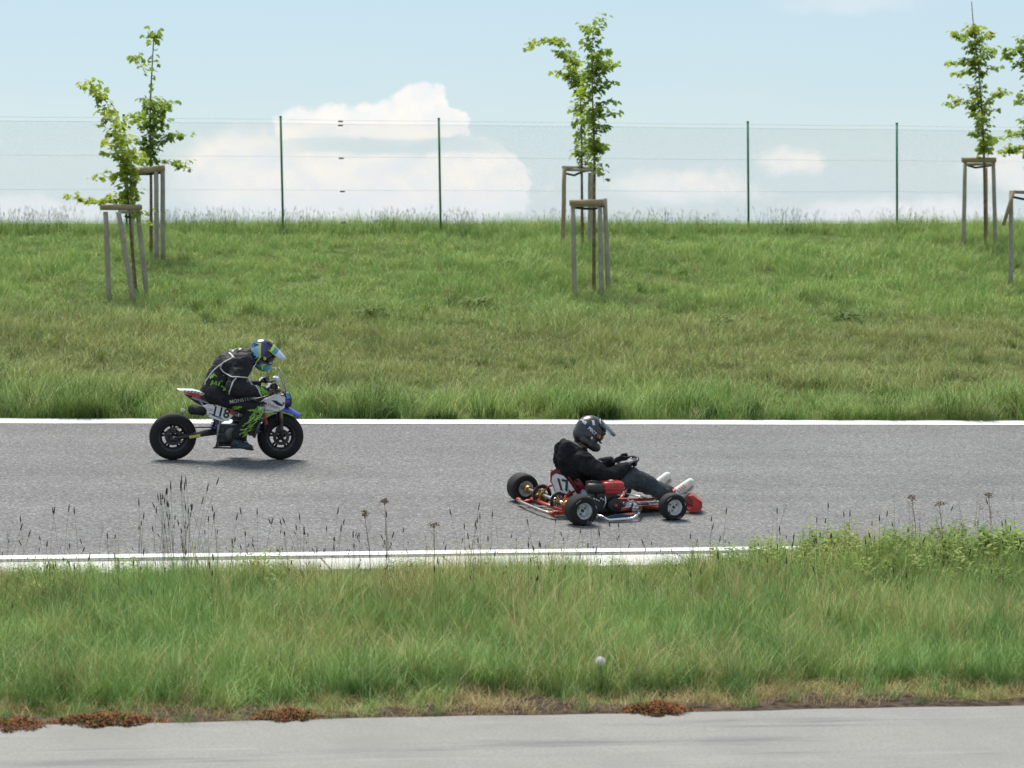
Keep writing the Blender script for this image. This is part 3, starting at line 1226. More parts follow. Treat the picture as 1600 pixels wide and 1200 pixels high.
def stake_frame(label, Y, stakes, rails, strap, group='wooden tree stake frames on the bank'):
    """stakes: (top px, top py, foot px, foot py, depth offset, material)"""
    c = on_ground(sum(s[2] for s in stakes) / len(stakes), sum(s[3] for s in stakes) / len(stakes) - 3)
    Y = c.y
    base = Vector((c.x, Y, gz(c.x, Y)))
    t = thing('tree_stake_frame', label, 'tree stakes', base, 0, group)
    for tx, ty, fx, fy, dy, m in stakes:
        a = at_depth(tx, ty, Y + dy)
        b = at_depth(fx, fy, Y + dy)
        b.z = gz(b.x, b.y) - .12
        mb = MB()
        d = (b - a)
        P = [a - base + d * (k / 5) + Vector((random.uniform(-.004, .004), 0, 0)) for k in range(6)]
        mb.tube(P, [.040, .041, .042, .042, .043, .043], 10, 0)
        mb.build('stake', M_STAKE if m == 0 else M_STAKE2, t)
    for (x0, y0, d0, x1, y1, d1, r, m) in rails:
        a, b = at_depth(x0, y0, Y + d0) - base, at_depth(x1, y1, Y + d1) - base
        mb = MB()
        mb.tube([a, (a + b) / 2, b], [r, r * 1.03, r * .97], 10, 0)
        mb.build('cross_rail', M_STAKE if m == 0 else M_STAKE2, t)
    for st in strap:
        mb = MB()
        P = [at_depth(x, y, Y + d) - base for x, y, d in st]
        mb.tube(P, .022, 6, 0)
        mb.build('tie_strap', M_STRAP, t)
    return t


# front left tree
YA = 38.9
young_tree('young tree with a crooked left leaning crown in the front frame at left', YA,
           [(213, 456), (204, 360), (201, 318), (196, 270), (190, 225)],
           [([(201, 318), (200, 285), (196, 255), (189, 230), (183, 212)], 1.5, .012),
            ([(190, 230), (180, 200), (172, 175), (168, 160), (155, 150), (140, 140), (128, 131)], 1.0),
            ([(168, 160), (150, 145), (140, 125), (132, 124)], 1.0),
            ([(205, 330), (204, 300), (203, 270), (200, 235), (196, 205), (186, 185), (175, 178)], 1.3),
            ([(203, 300), (190, 312), (170, 311), (150, 318), (132, 310), (112, 308)], 1.2),
            ([(200, 285), (185, 276), (165, 277), (143, 277)], .8),
            ([(198, 255), (182, 240), (166, 240)], .9), ([(200, 270), (214, 250), (222, 236)], .9),
            ([(205, 325), (214, 328), (222, 340), (224, 352)], .8), ([(195, 240), (175, 222), (163, 225)], .7),
            ([(176, 185), (165, 190), (155, 196)], .9)], 11)
stake_frame('leaning stakes and pale half round rail round the front left tree', YA,
            [(165, 331, 171, 462, -.35, 0), (185, 331, 211, 464, -.55, 0), (215, 327, 230, 464, .2, 0)],
            [(157, 324, -.42, 221, 324, -.1, .046, 1), (187, 331, -.5, 216, 330, .25, .03, 0)],
            [[(196, 338, -.3), (204, 340, 0), (214, 335, .2)]])
# back left tree
YB = 42.6
young_tree('tall thin young tree with sparse leaves in the rear frame at left', YB,
           [(236, 399), (236, 265), (234, 205), (235, 150), (238, 100), (240, 60)],
           [([(236, 265), (235, 235), (234, 205), (234, 175), (235, 150)], 1.25, .010),
            ([(235, 150), (236, 125), (238, 100), (240, 75), (242, 50)], .45),
            ([(240, 66), (242, 56), (243, 47)], 1.0), ([(229, 118), (222, 104), (211, 91)], .3), ([(213, 92), (209, 90), (206, 91)], .8),
            ([(235, 230), (255, 218), (275, 210), (290, 212)], 1.1), ([(236, 255), (255, 250), (278, 255), (294, 263)], 1.0),
            ([(234, 190), (250, 172), (262, 160), (279, 158)], 1.1), ([(234, 200), (222, 188), (213, 180)], 1.1),
            ([(234, 220), (248, 200), (258, 182)], 1.0), ([(235, 175), (228, 160), (224, 152)], 1.0), ([(235, 245), (222, 225), (215, 212)], 1.0),
            ([(235, 160), (246, 158), (252, 170)], .9), ([(236, 240), (228, 248), (218, 256)], .8)], 12)
stake_frame('grey stakes with a dark topped rail round the rear left tree', YB,
            [(244, 268, 245, 404, -.35, 0), (254, 266, 255, 402, -.05, 0), (206, 268, 206, 404, .55, 0)],
            [(203, 268, -.3, 257, 263, -.35, .058, 1), (205, 267, .5, 255, 266, .1, .035, 0)],
            [[(207, 272, .4), (232, 272, 0), (250, 270, -.1)]])
# back centre tree
YC = 43.6
young_tree('young tree with one long bare branch reaching left in the rear centre frame', YC,
           [(910, 384), (909, 270), (909, 215), (908, 165), (904, 120)],
           [([(909, 262), (909, 225), (909, 190), (907, 150), (903, 118)], 1.3, .012),
            ([(904, 120), (898, 100), (890, 84), (878, 70), (862, 63), (848, 62)], .8, .008),
            ([(885, 78), (880, 90), (874, 82)], 1.1), ([(866, 63), (872, 66), (870, 62)], 1.8), ([(848, 62), (838, 66), (828, 72), (820, 76)], .8),
            ([(905, 140), (893, 122), (880, 118), (874, 116)], .9), ([(906, 150), (895, 128), (896, 108), (892, 80)], 1.0),
            ([(908, 185), (898, 172), (893, 168)], 1.0), ([(909, 240), (902, 235), (898, 246)], .8), ([(905, 130), (898, 110), (893, 95)], 1.0),
            ([(908, 215), (904, 200), (900, 190)], .8)], 13)
stake_frame('tan tipped stakes of the rear centre frame with a gap under the rail', YC,
            [(882, 262, 879, 384, -.45, 1), (922, 270, 922, 388, -.1, 0), (926, 262, 928, 386, .45, 0)],
            [(880, 262, -.45, 927, 263, .3, .036, 0), (882, 265, -.3, 926, 266, -.2, .03, 0)],
            [[(884, 271, -.3), (897, 274, -.1), (911, 268, 0), (924, 266, .2)]])
# front centre tree
YD = 39.3
young_tree('dense upright young tree with a straight leader in the front centre frame', YD,
           [(928, 450), (928, 320), (930, 250), (927, 190), (925, 130), (925, 80)],
           [([(929, 270), (929, 230), (928, 190), (926, 150), (925, 110), (925, 80)], 1.25, .012),
            ([(925, 80), (926, 58), (928, 42), (936, 33), (946, 28)], 1.0), ([(926, 130), (938, 112), (948, 106), (962, 103)], 1.05),
            ([(927, 150), (940, 135), (952, 128), (965, 128)], 1.05), ([(928, 180), (944, 162), (955, 156), (963, 157)], .9),
            ([(928, 190), (944, 180), (955, 177), (963, 177)], .65), ([(928, 130), (914, 118), (904, 112)], 1.0), ([(928, 160), (916, 150), (906, 146)], 1.0),
            ([(926, 105), (938, 82), (944, 76)], .95), ([(926, 90), (918, 70), (922, 38)], .8), ([(929, 210), (942, 196), (950, 198)], .75),
            ([(929, 230), (940, 222), (942, 228)], .8), ([(929, 205), (916, 190), (912, 178)], .9), ([(927, 125), (936, 100), (940, 92)], 1.0),
            ([(929, 268), (936, 252), (942, 260), (943, 285)], .35), ([(929, 240), (920, 230), (914, 222)], .8)], 14)
stake_frame('front centre stakes with a pale rail and one long tan topped stake', YD,
            [(895, 322, 898, 454, -.4, 0), (937, 324, 940, 455, -.35, 0), (945, 310, 951, 455, .2, 0)],
            [(890, 317, -.45, 943, 316, -.4, .052, 1), (897, 321, -.2, 944, 320, .2, .03, 0)],
            [[(894, 324, -.2), (915, 326, -.05), (930, 326, -.05), (942, 322, .2)]])
# right tree
YE = 43.2
young_tree('young tree with leaf clumps along a bare tipped leader in the right frame', YE,
           [(1540, 388), (1538, 262), (1536, 195), (1532, 142), (1527, 85), (1520, 40), (1518, 2)],
           [([(1538, 245), (1537, 215), (1535, 180)], 1.2, .010), ([(1532, 142), (1529, 112), (1527, 85), (1523, 60), (1520, 42)], 1.2, .010),
            ([(1528, 85), (1512, 62), (1500, 56), (1487, 50)], 1.3), ([(1522, 52), (1520, 44), (1516, 36)], 1.6), ([(1528, 75), (1536, 56), (1544, 50)], 1.1),
            ([(1529, 100), (1542, 85), (1552, 74)], 1.3), ([(1530, 110), (1514, 96), (1500, 98), (1483, 100)], 1.3), ([(1531, 120), (1545, 108), (1553, 104)], 1.3),
            ([(1530, 115), (1514, 110), (1496, 116)], 1.0), ([(1534, 165), (1520, 140), (1508, 132)], 1.1), ([(1535, 175), (1518, 162), (1500, 158), (1483, 166)], 1.4),
            ([(1536, 172), (1548, 152), (1560, 146), (1577, 147)], 1.3), ([(1536, 195), (1524, 178), (1512, 176)], 1.1), ([(1537, 190), (1548, 172), (1558, 170)], .9),
            ([(1537, 215), (1524, 208), (1522, 212)], 1.2), ([(1538, 228), (1548, 212), (1552, 224)], 1.2)], 15)
stake_frame('tall grey stakes with a pale rail under the right tree', YE,
            [(1508, 254, 1505, 382, -.35, 0), (1552, 254, 1556, 387, -.3, 0), (1540, 262, 1541, 386, .5, 1)],
            [(1503, 250, -.42, 1556, 250, -.38, .052, 1), (1510, 257, -.3, 1554, 256, .2, .03, 0)],
            [[(1511, 258, -.2), (1524, 262, -.1), (1540, 260, 0), (1552, 258, -.2)]])
# far right tree, cut by the edge of the picture
YF = 39.8
young_tree('young tree cut by the right edge of the picture', YF,
           [(1612, 445), (1612, 300), (1610, 220), (1610, 150), (1608, 60), (1606, -20)],
           [([(1612, 270), (1611, 230), (1610, 190), (1609, 150), (1608, 100), (1607, 50)], 1.1, .012), ([(1609, 90), (1596, 72), (1588, 80), (1572, 90)], 1.2),
            ([(1609, 115), (1598, 100), (1590, 105)], 1.0), ([(1610, 165), (1600, 155), (1592, 160)], 1.1), ([(1611, 215), (1596, 208), (1582, 212), (1572, 214)], 1.2),
            ([(1611, 240), (1598, 228), (1580, 234), (1570, 240)], 1.3), ([(1609, 85), (1600, 66), (1596, 62)], 1.1), ([(1610, 150), (1630, 130), (1650, 126)], 1.2),
            ([(1610, 200), (1630, 190), (1648, 188)], 1.2), ([(1608, 70), (1625, 50), (1640, 40)], 1.1)], 16)
stake_frame('grey stake with a fallen slanting rail at the right edge', YF,
            [(1580, 298, 1579, 444, -.4, 0), (1640, 300, 1644, 446, -.2, 0), (1618, 305, 1620, 444, .5, 0)],
            [(1583, 300, -.46, 1568, 352, -.5, .034, 1), (1585, 300, -.3, 1640, 302, .2, .032, 0)],
            [[(1584, 308, -.3), (1598, 311, -.1), (1614, 312, 0), (1636, 308, -.1)]])

# ================================================================== SHARED MODELLING HELPERS FOR VEHICLES AND PEOPLE
def capsule(mb, p0, r0, p1, r1, seg=14, flat=None):
    """tapered capsule with round ends"""
    p0, p1 = Vector(p0), Vector(p1)
    d = p1 - p0
    L = d.length
    t = d.normalized() if L > 1e-6 else Vector((0, 0, 1))
    P, Rr = [], []
    for a in (80, 60, 40, 20):
        P.append(p0 - t * r0 * math.sin(R(a)))
        Rr.append(r0 * math.cos(R(a)))
    n = max(2, int(L / .05))
    for i in range(n + 1):
        P.append(p0 + d * i / n)
        Rr.append(r0 + (r1 - r0) * i / n)
    for a in (20, 40, 60, 80):
        P.append(p1 + t * r1 * math.sin(R(a)))
        Rr.append(r1 * math.cos(R(a)))
    mb.tube(P, Rr, seg, 0)


def chain(mb, pts, seg=14):
    for (p0, r0), (p1, r1) in zip(pts[:-1], pts[1:]):
        capsule(mb, p0, r0, p1, r1, seg)


def blob(name, mb, voxel, mats, parent, smooth=6, wrinkle=0.0, wscale=9.0, wdir=(1, 1, 1), seed=0, zone=None, M=None):
    """merge overlapping closed shapes into one continuous skin"""
    me = mb.mesh(name + '_raw', mats)
    ob = link(name, me)
    r = ob.modifiers.new('remesh', 'REMESH')
    r.mode = 'VOXEL'
    r.voxel_size = voxel
    s = ob.modifiers.new('smooth', 'SMOOTH')
    s.factor = .5
    s.iterations = smooth
    dg = bpy.context.evaluated_depsgraph_get()
    dg.update()
    me2 = bpy.data.meshes.new_from_object(ob.evaluated_get(dg))
    ob.modifiers.clear()
    ob.data = me2
    bpy.data.meshes.remove(me)
    me2.name = name
    if not me2.materials:
        for m in (mats if isinstance(mats, (list, tuple)) else [mats]):
            me2.materials.append(m)
    if wrinkle:
        nn = [v.normal.copy() for v in me2.vertices]
        for v, nv in zip(me2.vertices, nn):
            p = Vector((v.co.x * wdir[0], v.co.y * wdir[1], v.co.z * wdir[2])) * wscale + Vector((seed, seed * .7, 0))
            a = noise.noise(p)
            b = 1 - abs(noise.noise(p * 1.7 + Vector((5, 2, 9)))) * 2
            v.co += nv * wrinkle * (a * .8 + b * .6)
    if zone:
        for p in me2.polygons:
            p.material_index = zone(p.center)
    if M is not None:
        me2.transform(M)
    me2.polygons.foreach_set('use_smooth', [True] * len(me2.polygons))
    me2.update()
    if parent is not None:
        ob.parent = parent
    return ob


def tree_of(ob):
    me = ob.data
    return BVHTree.FromPolygons([v.co.copy() for v in me.vertices], [list(p.vertices) for p in me.polygons])


def onto(bvh, x, z, off=.003, side=-1):
    """drop a point of the side view onto a skin, from the near side (side -1) or the far side"""
    h = bvh.ray_cast(Vector((x, side * 3, z)), Vector((0, -side, 0)))
    if h[0] is None:
        h = bvh.find_nearest(Vector((x, side * .25, z)))
    n = h[1]
    if n.y * side < 0:
        n = -n
    return h[0] + n * off, n


def piping(bvh, pts, w, mb, side=-1, mi=0, n=6, off=.002):
    """raised cord lying on a skin"""
    P = []
    for (a, b) in zip(pts[:-1], pts[1:]):
        for k in range(n):
            t = k / n
            P.append(onto(bvh, a[0] + (b[0] - a[0]) * t, a[1] + (b[1] - a[1]) * t, off, side)[0])
    P.append(onto(bvh, *pts[-1], off, side)[0])
    for _ in range(2):
        P = [P[0]] + [(P[i - 1] + 2 * P[i] + P[i + 1]) / 4 for i in range(1, len(P) - 1)] + [P[-1]]
    mb.tube(P, w, 6, mi)


def print_on(bvh, polys, mb, side=-1, mi=0, off=.0025, sub=3):
    """flat print: polygons of the side view (x, z) laid on a skin"""
    for poly in polys:
        n = len(poly)
        if n == 4:
            o = len(mb.v)
            vs = []
            for i in range(sub + 1):
                for j in range(sub + 1):
                    s, t = i / sub, j / sub
                    x = (poly[0][0] * (1 - s) + poly[1][0] * s) * (1 - t) + (poly[3][0] * (1 - s) + poly[2][0] * s) * t
                    z = (poly[0][1] * (1 - s) + poly[1][1] * s) * (1 - t) + (poly[3][1] * (1 - s) + poly[2][1] * s) * t
                    vs.append(onto(bvh, x, z, off, side)[0])
            fs = []
            for i in range(sub):
                for j in range(sub):
                    a = i * (sub + 1) + j
                    fs.append([a, a + sub + 1, a + sub + 2, a + 1])
            mb.add(vs, fs, mi)
        else:
            mb.add([onto(bvh, x, z, off, side)[0] for x, z in poly], [list(range(n))], mi)


def stroke(p, q, w):
    """a brush stroke as a quad, tapered"""
    d = Vector((q[0] - p[0], q[1] - p[1]))
    n = Vector((-d.y, d.x)).normalized() * w / 2
    return [(p[0] + n.x, p[1] + n.y), (q[0] + n.x * .5, q[1] + n.y * .5), (q[0] - n.x * .5, q[1] - n.y * .5), (p[0] - n.x, p[1] - n.y)]


def text_mesh(s, size, shear=0.0, bold=0.0, spacing=1.0):
    """letters as flat outlines; returns verts (x, y) and faces"""
    cu = bpy.data.curves.new('letters', 'FONT')
    cu.body = s
    cu.size = size
    cu.shear = shear
    cu.offset = bold
    cu.space_character = spacing
    cu.align_x = 'CENTER'
    cu.align_y = 'CENTER'
    cu.resolution_u = 3
    ob = link('letters', cu)
    dg = bpy.context.evaluated_depsgraph_get()
    dg.update()
    me = bpy.data.meshes.new_from_object(ob.evaluated_get(dg))
    vs = [(v.co.x, v.co.y) for v in me.vertices]
    fs = [list(p.vertices) for p in me.polygons]
    bpy.data.objects.remove(ob)
    bpy.data.curves.remove(cu)
    bpy.data.meshes.remove(me)
    return vs, fs


def write(mb, s, size, c, ang, bvh=None, y=None, side=-1, mi=0, off=.003, **kw):
    """lettering in the side view at c = (x, z), turned by ang, on a skin or at a given y"""
    vs, fs = text_mesh(s, size, **kw)
    ca, sa = math.cos(ang), math.sin(ang)
    out = []
    for a, b in vs:
        a2 = a
        x, z = c[0] + a2 * ca - b * sa, c[1] + a2 * sa + b * ca
        out.append(onto(bvh, x, z, off, side)[0] if bvh else (x, y, z))
    mb.add(out, fs, mi, False)


# paints and stuffs shared by both machines
M_BLACKPL = mat('black_plastic', (.018, .018, .020), .45, var=.2)
M_TYRE = mat('tyre_rubber', (.014, .014, .0145), .75, var=.3, scale=12, bump=.25, bscale=90, spec=.3, col2=(.020, .0195, .019))
M_TYREWORN = mat('worn_slick_rubber', (.030, .029, .028), .85, var=.35, scale=9, bump=.3, bscale=70, spec=.2, col2=(.017, .017, .017))
M_TYREMARK = mat('tyre_print', (.40, .40, .38), .7)
M_ALU = mat('brushed_aluminium', (.62, .62, .63), .35, metal=.9, var=.12, scale=30)
M_CHROME = mat('polished_steel', (.75, .75, .76), .16, metal=1.0, var=.06)
M_STEELD = mat('dark_steel', (.06, .06, .062), .45, metal=.6, var=.3)
M_GOLD = mat('gold_anodised', (.42, .27, .08), .38, metal=.85, var=.2)
M_FORKGOLD = mat('dull_gold_fork', (.36, .29, .13), .4, metal=.7, var=.2)
M_RED = mat('red_plastic', (.46, .025, .022), .35, var=.15, scale=14, coat=.25)
M_REDPAINT = mat('red_frame_paint', (.42, .045, .022), .45, var=.35, scale=18, coat=.15)
M_ORANGE = mat('orange_decal', (.75, .28, .03), .45)
M_WHITE = mat('white_plastic', (.72, .73, .75), .4, var=.08, scale=16, coat=.2)
M_NAVY = mat('navy_print', (.012, .022, .09), .5)
M_BLUE = mat('blue_plastic', (.045, .065, .44), .35, var=.15, coat=.3)
M_INK = mat('black_ink', (.008, .009, .014), .5)
M_MAROON = mat('maroon_edge', (.20, .012, .028), .45, var=.2)
M_GREENP = mat('acid_green_print', (.22, .47, .045), .6, var=.25, scale=40)
M_PALE = mat('pale_piping', (.60, .60, .61), .6, var=.15, scale=30)
M_CLOTHBLK = mat('black_cloth', (.020, .020, .0235), .68, var=.35, scale=14, bump=.3, bscale=120, spec=.25)
M_HOODIE = mat('black_hoodie_cloth', (.016, .016, .0195), .85, var=.35, scale=10, bump=.4, bscale=150, spec=.15)
M_JEANS = mat('washed_black_denim', (.078, .086, .094), .9, var=.35, scale=6, bump=.4, bscale=160, spec=.15, col2=(.040, .045, .051))
M_SKIN = mat('skin', (.50, .27, .18), .55, var=.08, scale=30)
M_HAIR = mat('brown_hair', (.09, .045, .022), .6, var=.3, scale=40)
M_GLOVE = mat('black_glove', (.014, .014, .016), .7, var=.3, scale=30, bump=.3)
M_GREYGL = mat('grey_glove_panel', (.22, .22, .23), .6, var=.2)
M_LENS = mat('smoked_lens', (.012, .012, .02), .12, coat=.5, var=.1)


def helmet(parent, M, shell_mat, chin_mat, peak_mats, lens_mat, with_vents=True):
    """open face off-road helmet: rounded shell, chin bar, eye port, peak. M: helmet space (x forward, y left, z up) to the wearer's space"""
    mb = MB()
    mb.ball((-.005, 0, .012), (.138, .122, .140), 0, 24, 16)
    mb.ball((-.035, 0, -.035), (.110, .112, .110), 0, 20, 12)
    for s in (-1, 1):
        chain(mb, [((-.050, s * .086, -.080), .038), ((.025, s * .092, -.098), .041), ((.080, s * .078, -.112), .040), ((.116, s * .042, -.114), .037), ((.130, 0, -.112), .037)])
        chain(mb, [((-.04, s * .092, -.02), .036), ((.015, s * .098, -.06), .032), ((.05, s * .096, -.095), .028)])
    chain(mb, [((.118, -.05, .07), .020), ((.128, 0, .076), .021), ((.118, .05, .07), .020)])

    def zone(c):
        return 1 if (c.z < -.055 and c.x > .03) else 0
    # carve the eye port: a recess over the brow line is left by keeping lens proud of the inner lining
    sh = blob('helmet', mb, .0075, [shell_mat, chin_mat], parent, smooth=4, zone=zone)
    bv = tree_of(sh)
    sh.data.transform(M)
    # goggles
    g = MB()
    g.ball((.075, 0, -.006), (.075, .094, .056), 0, 20, 12)
    lens = g.mesh('goggle_lens', lens_mat)
    lens.transform(M)
    link('goggle_lens', lens, sh)
    g = MB()
    for s in (-1, 1):
        g.tube([(.142, s * .02, .040), (.122, s * .066, .034), (.090, s * .096, .014), (.088, s * .098, -.02), (.110, s * .080, -.048), (.142, s * .03, -.056)], .009, 8, 0)
    fr = g.mesh('goggle_frame', M_BLACKPL)
    fr.transform(M)
    link('goggle_frame', fr, sh)
    # peak
    p = MB()
    nu, nw = 9, 8
    for layer in (0, 1):
        vs = []
        for i in range(nu):
            t = i / (nu - 1)
            x = .035 + .218 * t
            hw = .098 * (1 - .10 * t - .42 * t ** 3)
            for j in range(nw + 1):
                s = -1 + 2 * j / nw
                z = .142 - .058 * t - .02 * t * t - (.036 - .018 * t) * s * s - .007 * layer + .010 * (abs(s) < .35) * (1 - t)
                vs.append((x - .035 * s * s * t, s * hw, z))
        fs, mi = [], []
        o = len(p.v)
        for i in range(nu - 1):
            for j in range(nw):
                a = o + i * (nw + 1) + j
                p.f.append([a, a + 1, a + nw + 2, a + nw + 1])
                if i < 1:
                    k = 0
                elif i < 2:
                    k = 1
                elif i < 4:
                    k = 2
                else:
                    k = 3
                p.m.append(k)
                p.s.append(True)
        p.v += vs
    N_ = nu * (nw + 1)
    rim = [i * (nw + 1) for i in range(nu)] + [(nu - 1) * (nw + 1) + j for j in range(1, nw + 1)] + [i * (nw + 1) + nw for i in range(nu - 2, -1, -1)] + [j for j in range(nw - 1, 0, -1)]
    for a, b in zip(rim, rim[1:] + rim[:1]):
        p.f.append([a, b, b + N_, a + N_])
        p.m.append(1)
        p.s.append(False)
    pk = p.mesh('peak', peak_mats)
    pk.transform(M)
    link('peak', pk, sh)
    return sh, bv


def hand(name, mats, parent, wrist, grip, axis=(0, 1, 0), side=1, voxel=.0048, bar_r=.016):
    """gloved hand closed round a bar: palm, four fingers of different length, thumb"""
    mb = MB()
    w, g = Vector(wrist), Vector(grip)
    ax = Vector(axis).normalized()
    fwd = (g - w)
    fwd = (fwd - ax * fwd.dot(ax)).normalized()
    up = ax.cross(fwd)
    if up.z < 0:
        up = -up
    kn = g - fwd * .022 + up * .030
    for k in range(4):
        o = ax * (.030 - .020 * k)
        capsule(mb, w + o * .55, .021, kn + o, .0135, 10)
    lens = [.95, 1.06, 1.0, .82]
    for k in range(4):
        o = ax * (.031 - .0207 * k)
        L = lens[k]
        a = kn + o
        b = g + fwd * .030 * L + up * .020 + o
        c = g + fwd * .032 * L - up * .014 + o
        d = g + fwd * .004 - up * .030 * L + o
        chain(mb, [(a, .0125), (b, .0105), (c, .0098), (d, .0085)], 10)
    o = ax * (.045 * side)
    chain(mb, [(w.lerp(kn, .45) + o * .6, .016), (g - fwd * .024 + o, .012), (g - fwd * .006 - up * .028 + o * .8, .010), (g + fwd * .018 - up * .026 + o * .7, .009)], 10)
    capsule(mb, w - fwd * .035, .031, w + fwd * .01, .027, 12)
    mid = w.lerp(kn, .6)

    def zone(c):
        return 1 if ((c - mid).dot(up) > .006 and (c - mid).length < .048) else 0
    return blob(name, mb, voxel, mats, parent, smooth=2, zone=zone if len(mats) > 1 else None)


def superbox(mb, c, r, e=.42, mi=0, seg=28, rings=14):
    """pillow shaped block"""
    def sp(v, p):
        return math.copysign(abs(v) ** p, v)
    vs, fs = [], []
    for i in range(rings + 1):
        t = -math.pi / 2 + math.pi * i / rings
        for k in range(seg):
            a = 2 * math.pi * k / seg
            vs.append((c[0] + r[0] * sp(math.cos(t), e) * sp(math.cos(a), e), c[1] + r[1] * sp(math.cos(t), e) * sp(math.sin(a), e), c[2] + r[2] * sp(math.sin(t), e)))
    for i in range(rings):
        for k in range(seg):
            k2 = (k + 1) % seg
            fs.append([i * seg + k, i * seg + k2, (i + 1) * seg + k2, (i + 1) * seg + k])
    mb.add(vs, fs, mi)

# ================================================================== MINI SUPERMOTO
bike = thing('motorbike', 'small white and red supermoto bike with number 118 on its side panel', 'motorbike')
pose_on_ground(bike, -3.515, 23.74, R(14.0))
RW = .244


def bike_wheel(x, w, name='wheel', brake_side=-1):
    e = bpy.data.objects.new(name, None)
    COL.objects.link(e)
    e.parent = bike
    e.location = (x, 0, RW)
    e.empty_display_size = .1
    r = RW
    prof = [(.148, -w * .40), (.165, -w * .50), (.188, -w * .52), (.208, -w * .46), (r * .965, -w * .31), (r * .99, -w * .16), (r, 0), (r * .99, w * .16), (r * .965, w * .31), (.208, w * .46), (.188, w * .52), (.165, w * .50), (.148, w * .40)]
    mb = MB()
    mb.lathe(prof, 48, mi=0, closed=True)
    mb.build('tyre', [M_TYRE], e)
    mb = MB()
    mb.lathe([(.150, -w * .42), (.155, -w * .44), (.155, -w * .36), (.138, -w * .30), (.138, w * .30), (.155, w * .36), (.155, w * .44), (.150, w * .42), (.116, w * .32), (.112, 0), (.116, -w * .32)], 48, closed=True)
    mb.lathe([(.0, -.045), (.030, -.045), (.034, -.03), (.034, .03), (.030, .045), (.0, .045)], 20)
    for k in range(5):
        a = 2 * math.pi * k / 5 + .35
        for da in (-.17, .17):
            p0 = Vector((math.cos(a) * .028, 0, math.sin(a) * .028))
            p1 = Vector((math.cos(a + da) * .130, 0, math.sin(a + da) * .130))
            mb.tube([p0 + Vector((0, .012, 0)), (p0 + p1) / 2, p1], [.015, .012, .014], 8)
    mb.build('rim', [M_STEELD], e)
    mb = MB()
    yb = brake_side * .058
    mb.lathe([(.050, yb - .002), (.086, yb - .002), (.086, yb + .002), (.050, yb + .002)], 36, closed=True, smooth=False)
    for k in range(5):
        a = 2 * math.pi * k / 5
        mb.tube([(math.cos(a) * .03, yb, math.sin(a) * .03), (math.cos(a + .3) * .055, yb, math.sin(a + .3) * .055)], .006, 6)
    mb.build('brake_disc', [M_STEELD], e)
    mb = MB()
    mb.tube([(0, -.095, 0), (0, .095, 0)], .010, 10)
    mb.tube([(0, -.10, 0), (0, -.088, 0)], .016, 6, smooth=False)
    mb.build('axle', [M_ALU], e)
    return e


bike_wheel(0, .120)
fw_ = bike_wheel(1.118, .105)
# swing arm with yellow sticker
mb = MB()
for s in (-1, 1):
    mb.tube([(0, s * .085, .236), (.20, s * .075, .262), (.455, s * .06, .295)], [.019, .023, .026], 8)
mb.tube([(.27, -.08, .27), (.27, .08, .27)], .02, 8)
mb.box((0.0, -.090, .236), (.085, .02, .045), bev=.25)
mb.box((0.0, .090, .236), (.085, .02, .045), bev=.25)
sw = mb.build('swing_arm', [M_STEELD], bike)
mb = MB()
mb.box((.215, -.098, .258), (.115, .008, .030), (0, R(-9), 0), bev=.2)
mb.build('yellow_sticker', [mat('yellow_sticker', (.55, .52, .10), .5)], sw)
# chain and sprocket on the far side, rear caliper on the near side
mb = MB()
mb.lathe([(.040, .062), (.078, .062), (.078, .066), (.040, .066)], 30, c=(0, 0, RW), closed=True, smooth=False)
for k in range(20):
    a = 2 * math.pi * k / 20
    mb.box((math.cos(a) * .080, .064, RW + math.sin(a) * .080), (.010, .005, .008), (0, -a, 0), bev=0)
mb.build('sprocket', [M_STEELD], bike)
mb = MB()
mb.tube([(0, .064, RW + .08), (.46, .064, .335)], .007, 5)
mb.tube([(0, .064, RW - .08), (.46, .064, .275)], .007, 5)
mb.build('drive_chain', [M_STEELD], bike)
mb = MB()
mb.box((-.005, -.088, RW + .075), (.062, .04, .05), (0, .2, 0), bev=.25)
mb.tube([(.02, -.09, RW + .07), (.12, -.09, .27), (.28, -.085, .30), (.42, -.08, .33)], .006, 6)
mb.build('brake_caliper', [M_STEELD], bike)
# frame
mb = MB()
for s in (-1, 1):
    mb.tube([(1.02, s * .03, .72), (.86, s * .075, .60), (.62, s * .085, .50), (.47, s * .08, .40), (.45, s * .07, .28), (.52, s * .07, .19)], .018, 8)
    mb.tube([(1.03, s * .03, .66), (.90, s * .06, .42), (.83, s * .07, .24)], .016, 8)
    mb.tube([(.60, s * .085, .51), (.40, s * .08, .58), (.18, s * .06, .66)], .013, 8)
    mb.tube([(.47, s * .085, .38), (.34, s * .08, .52), (.26, s * .07, .63)], .011, 8)
mb.tube([(.985, 0, .80), (1.03, 0, .62)], .030, 12)
mb.build('frame', [mat('silver_frame', (.33, .33, .34), .4, metal=.6, var=.25)], bike)
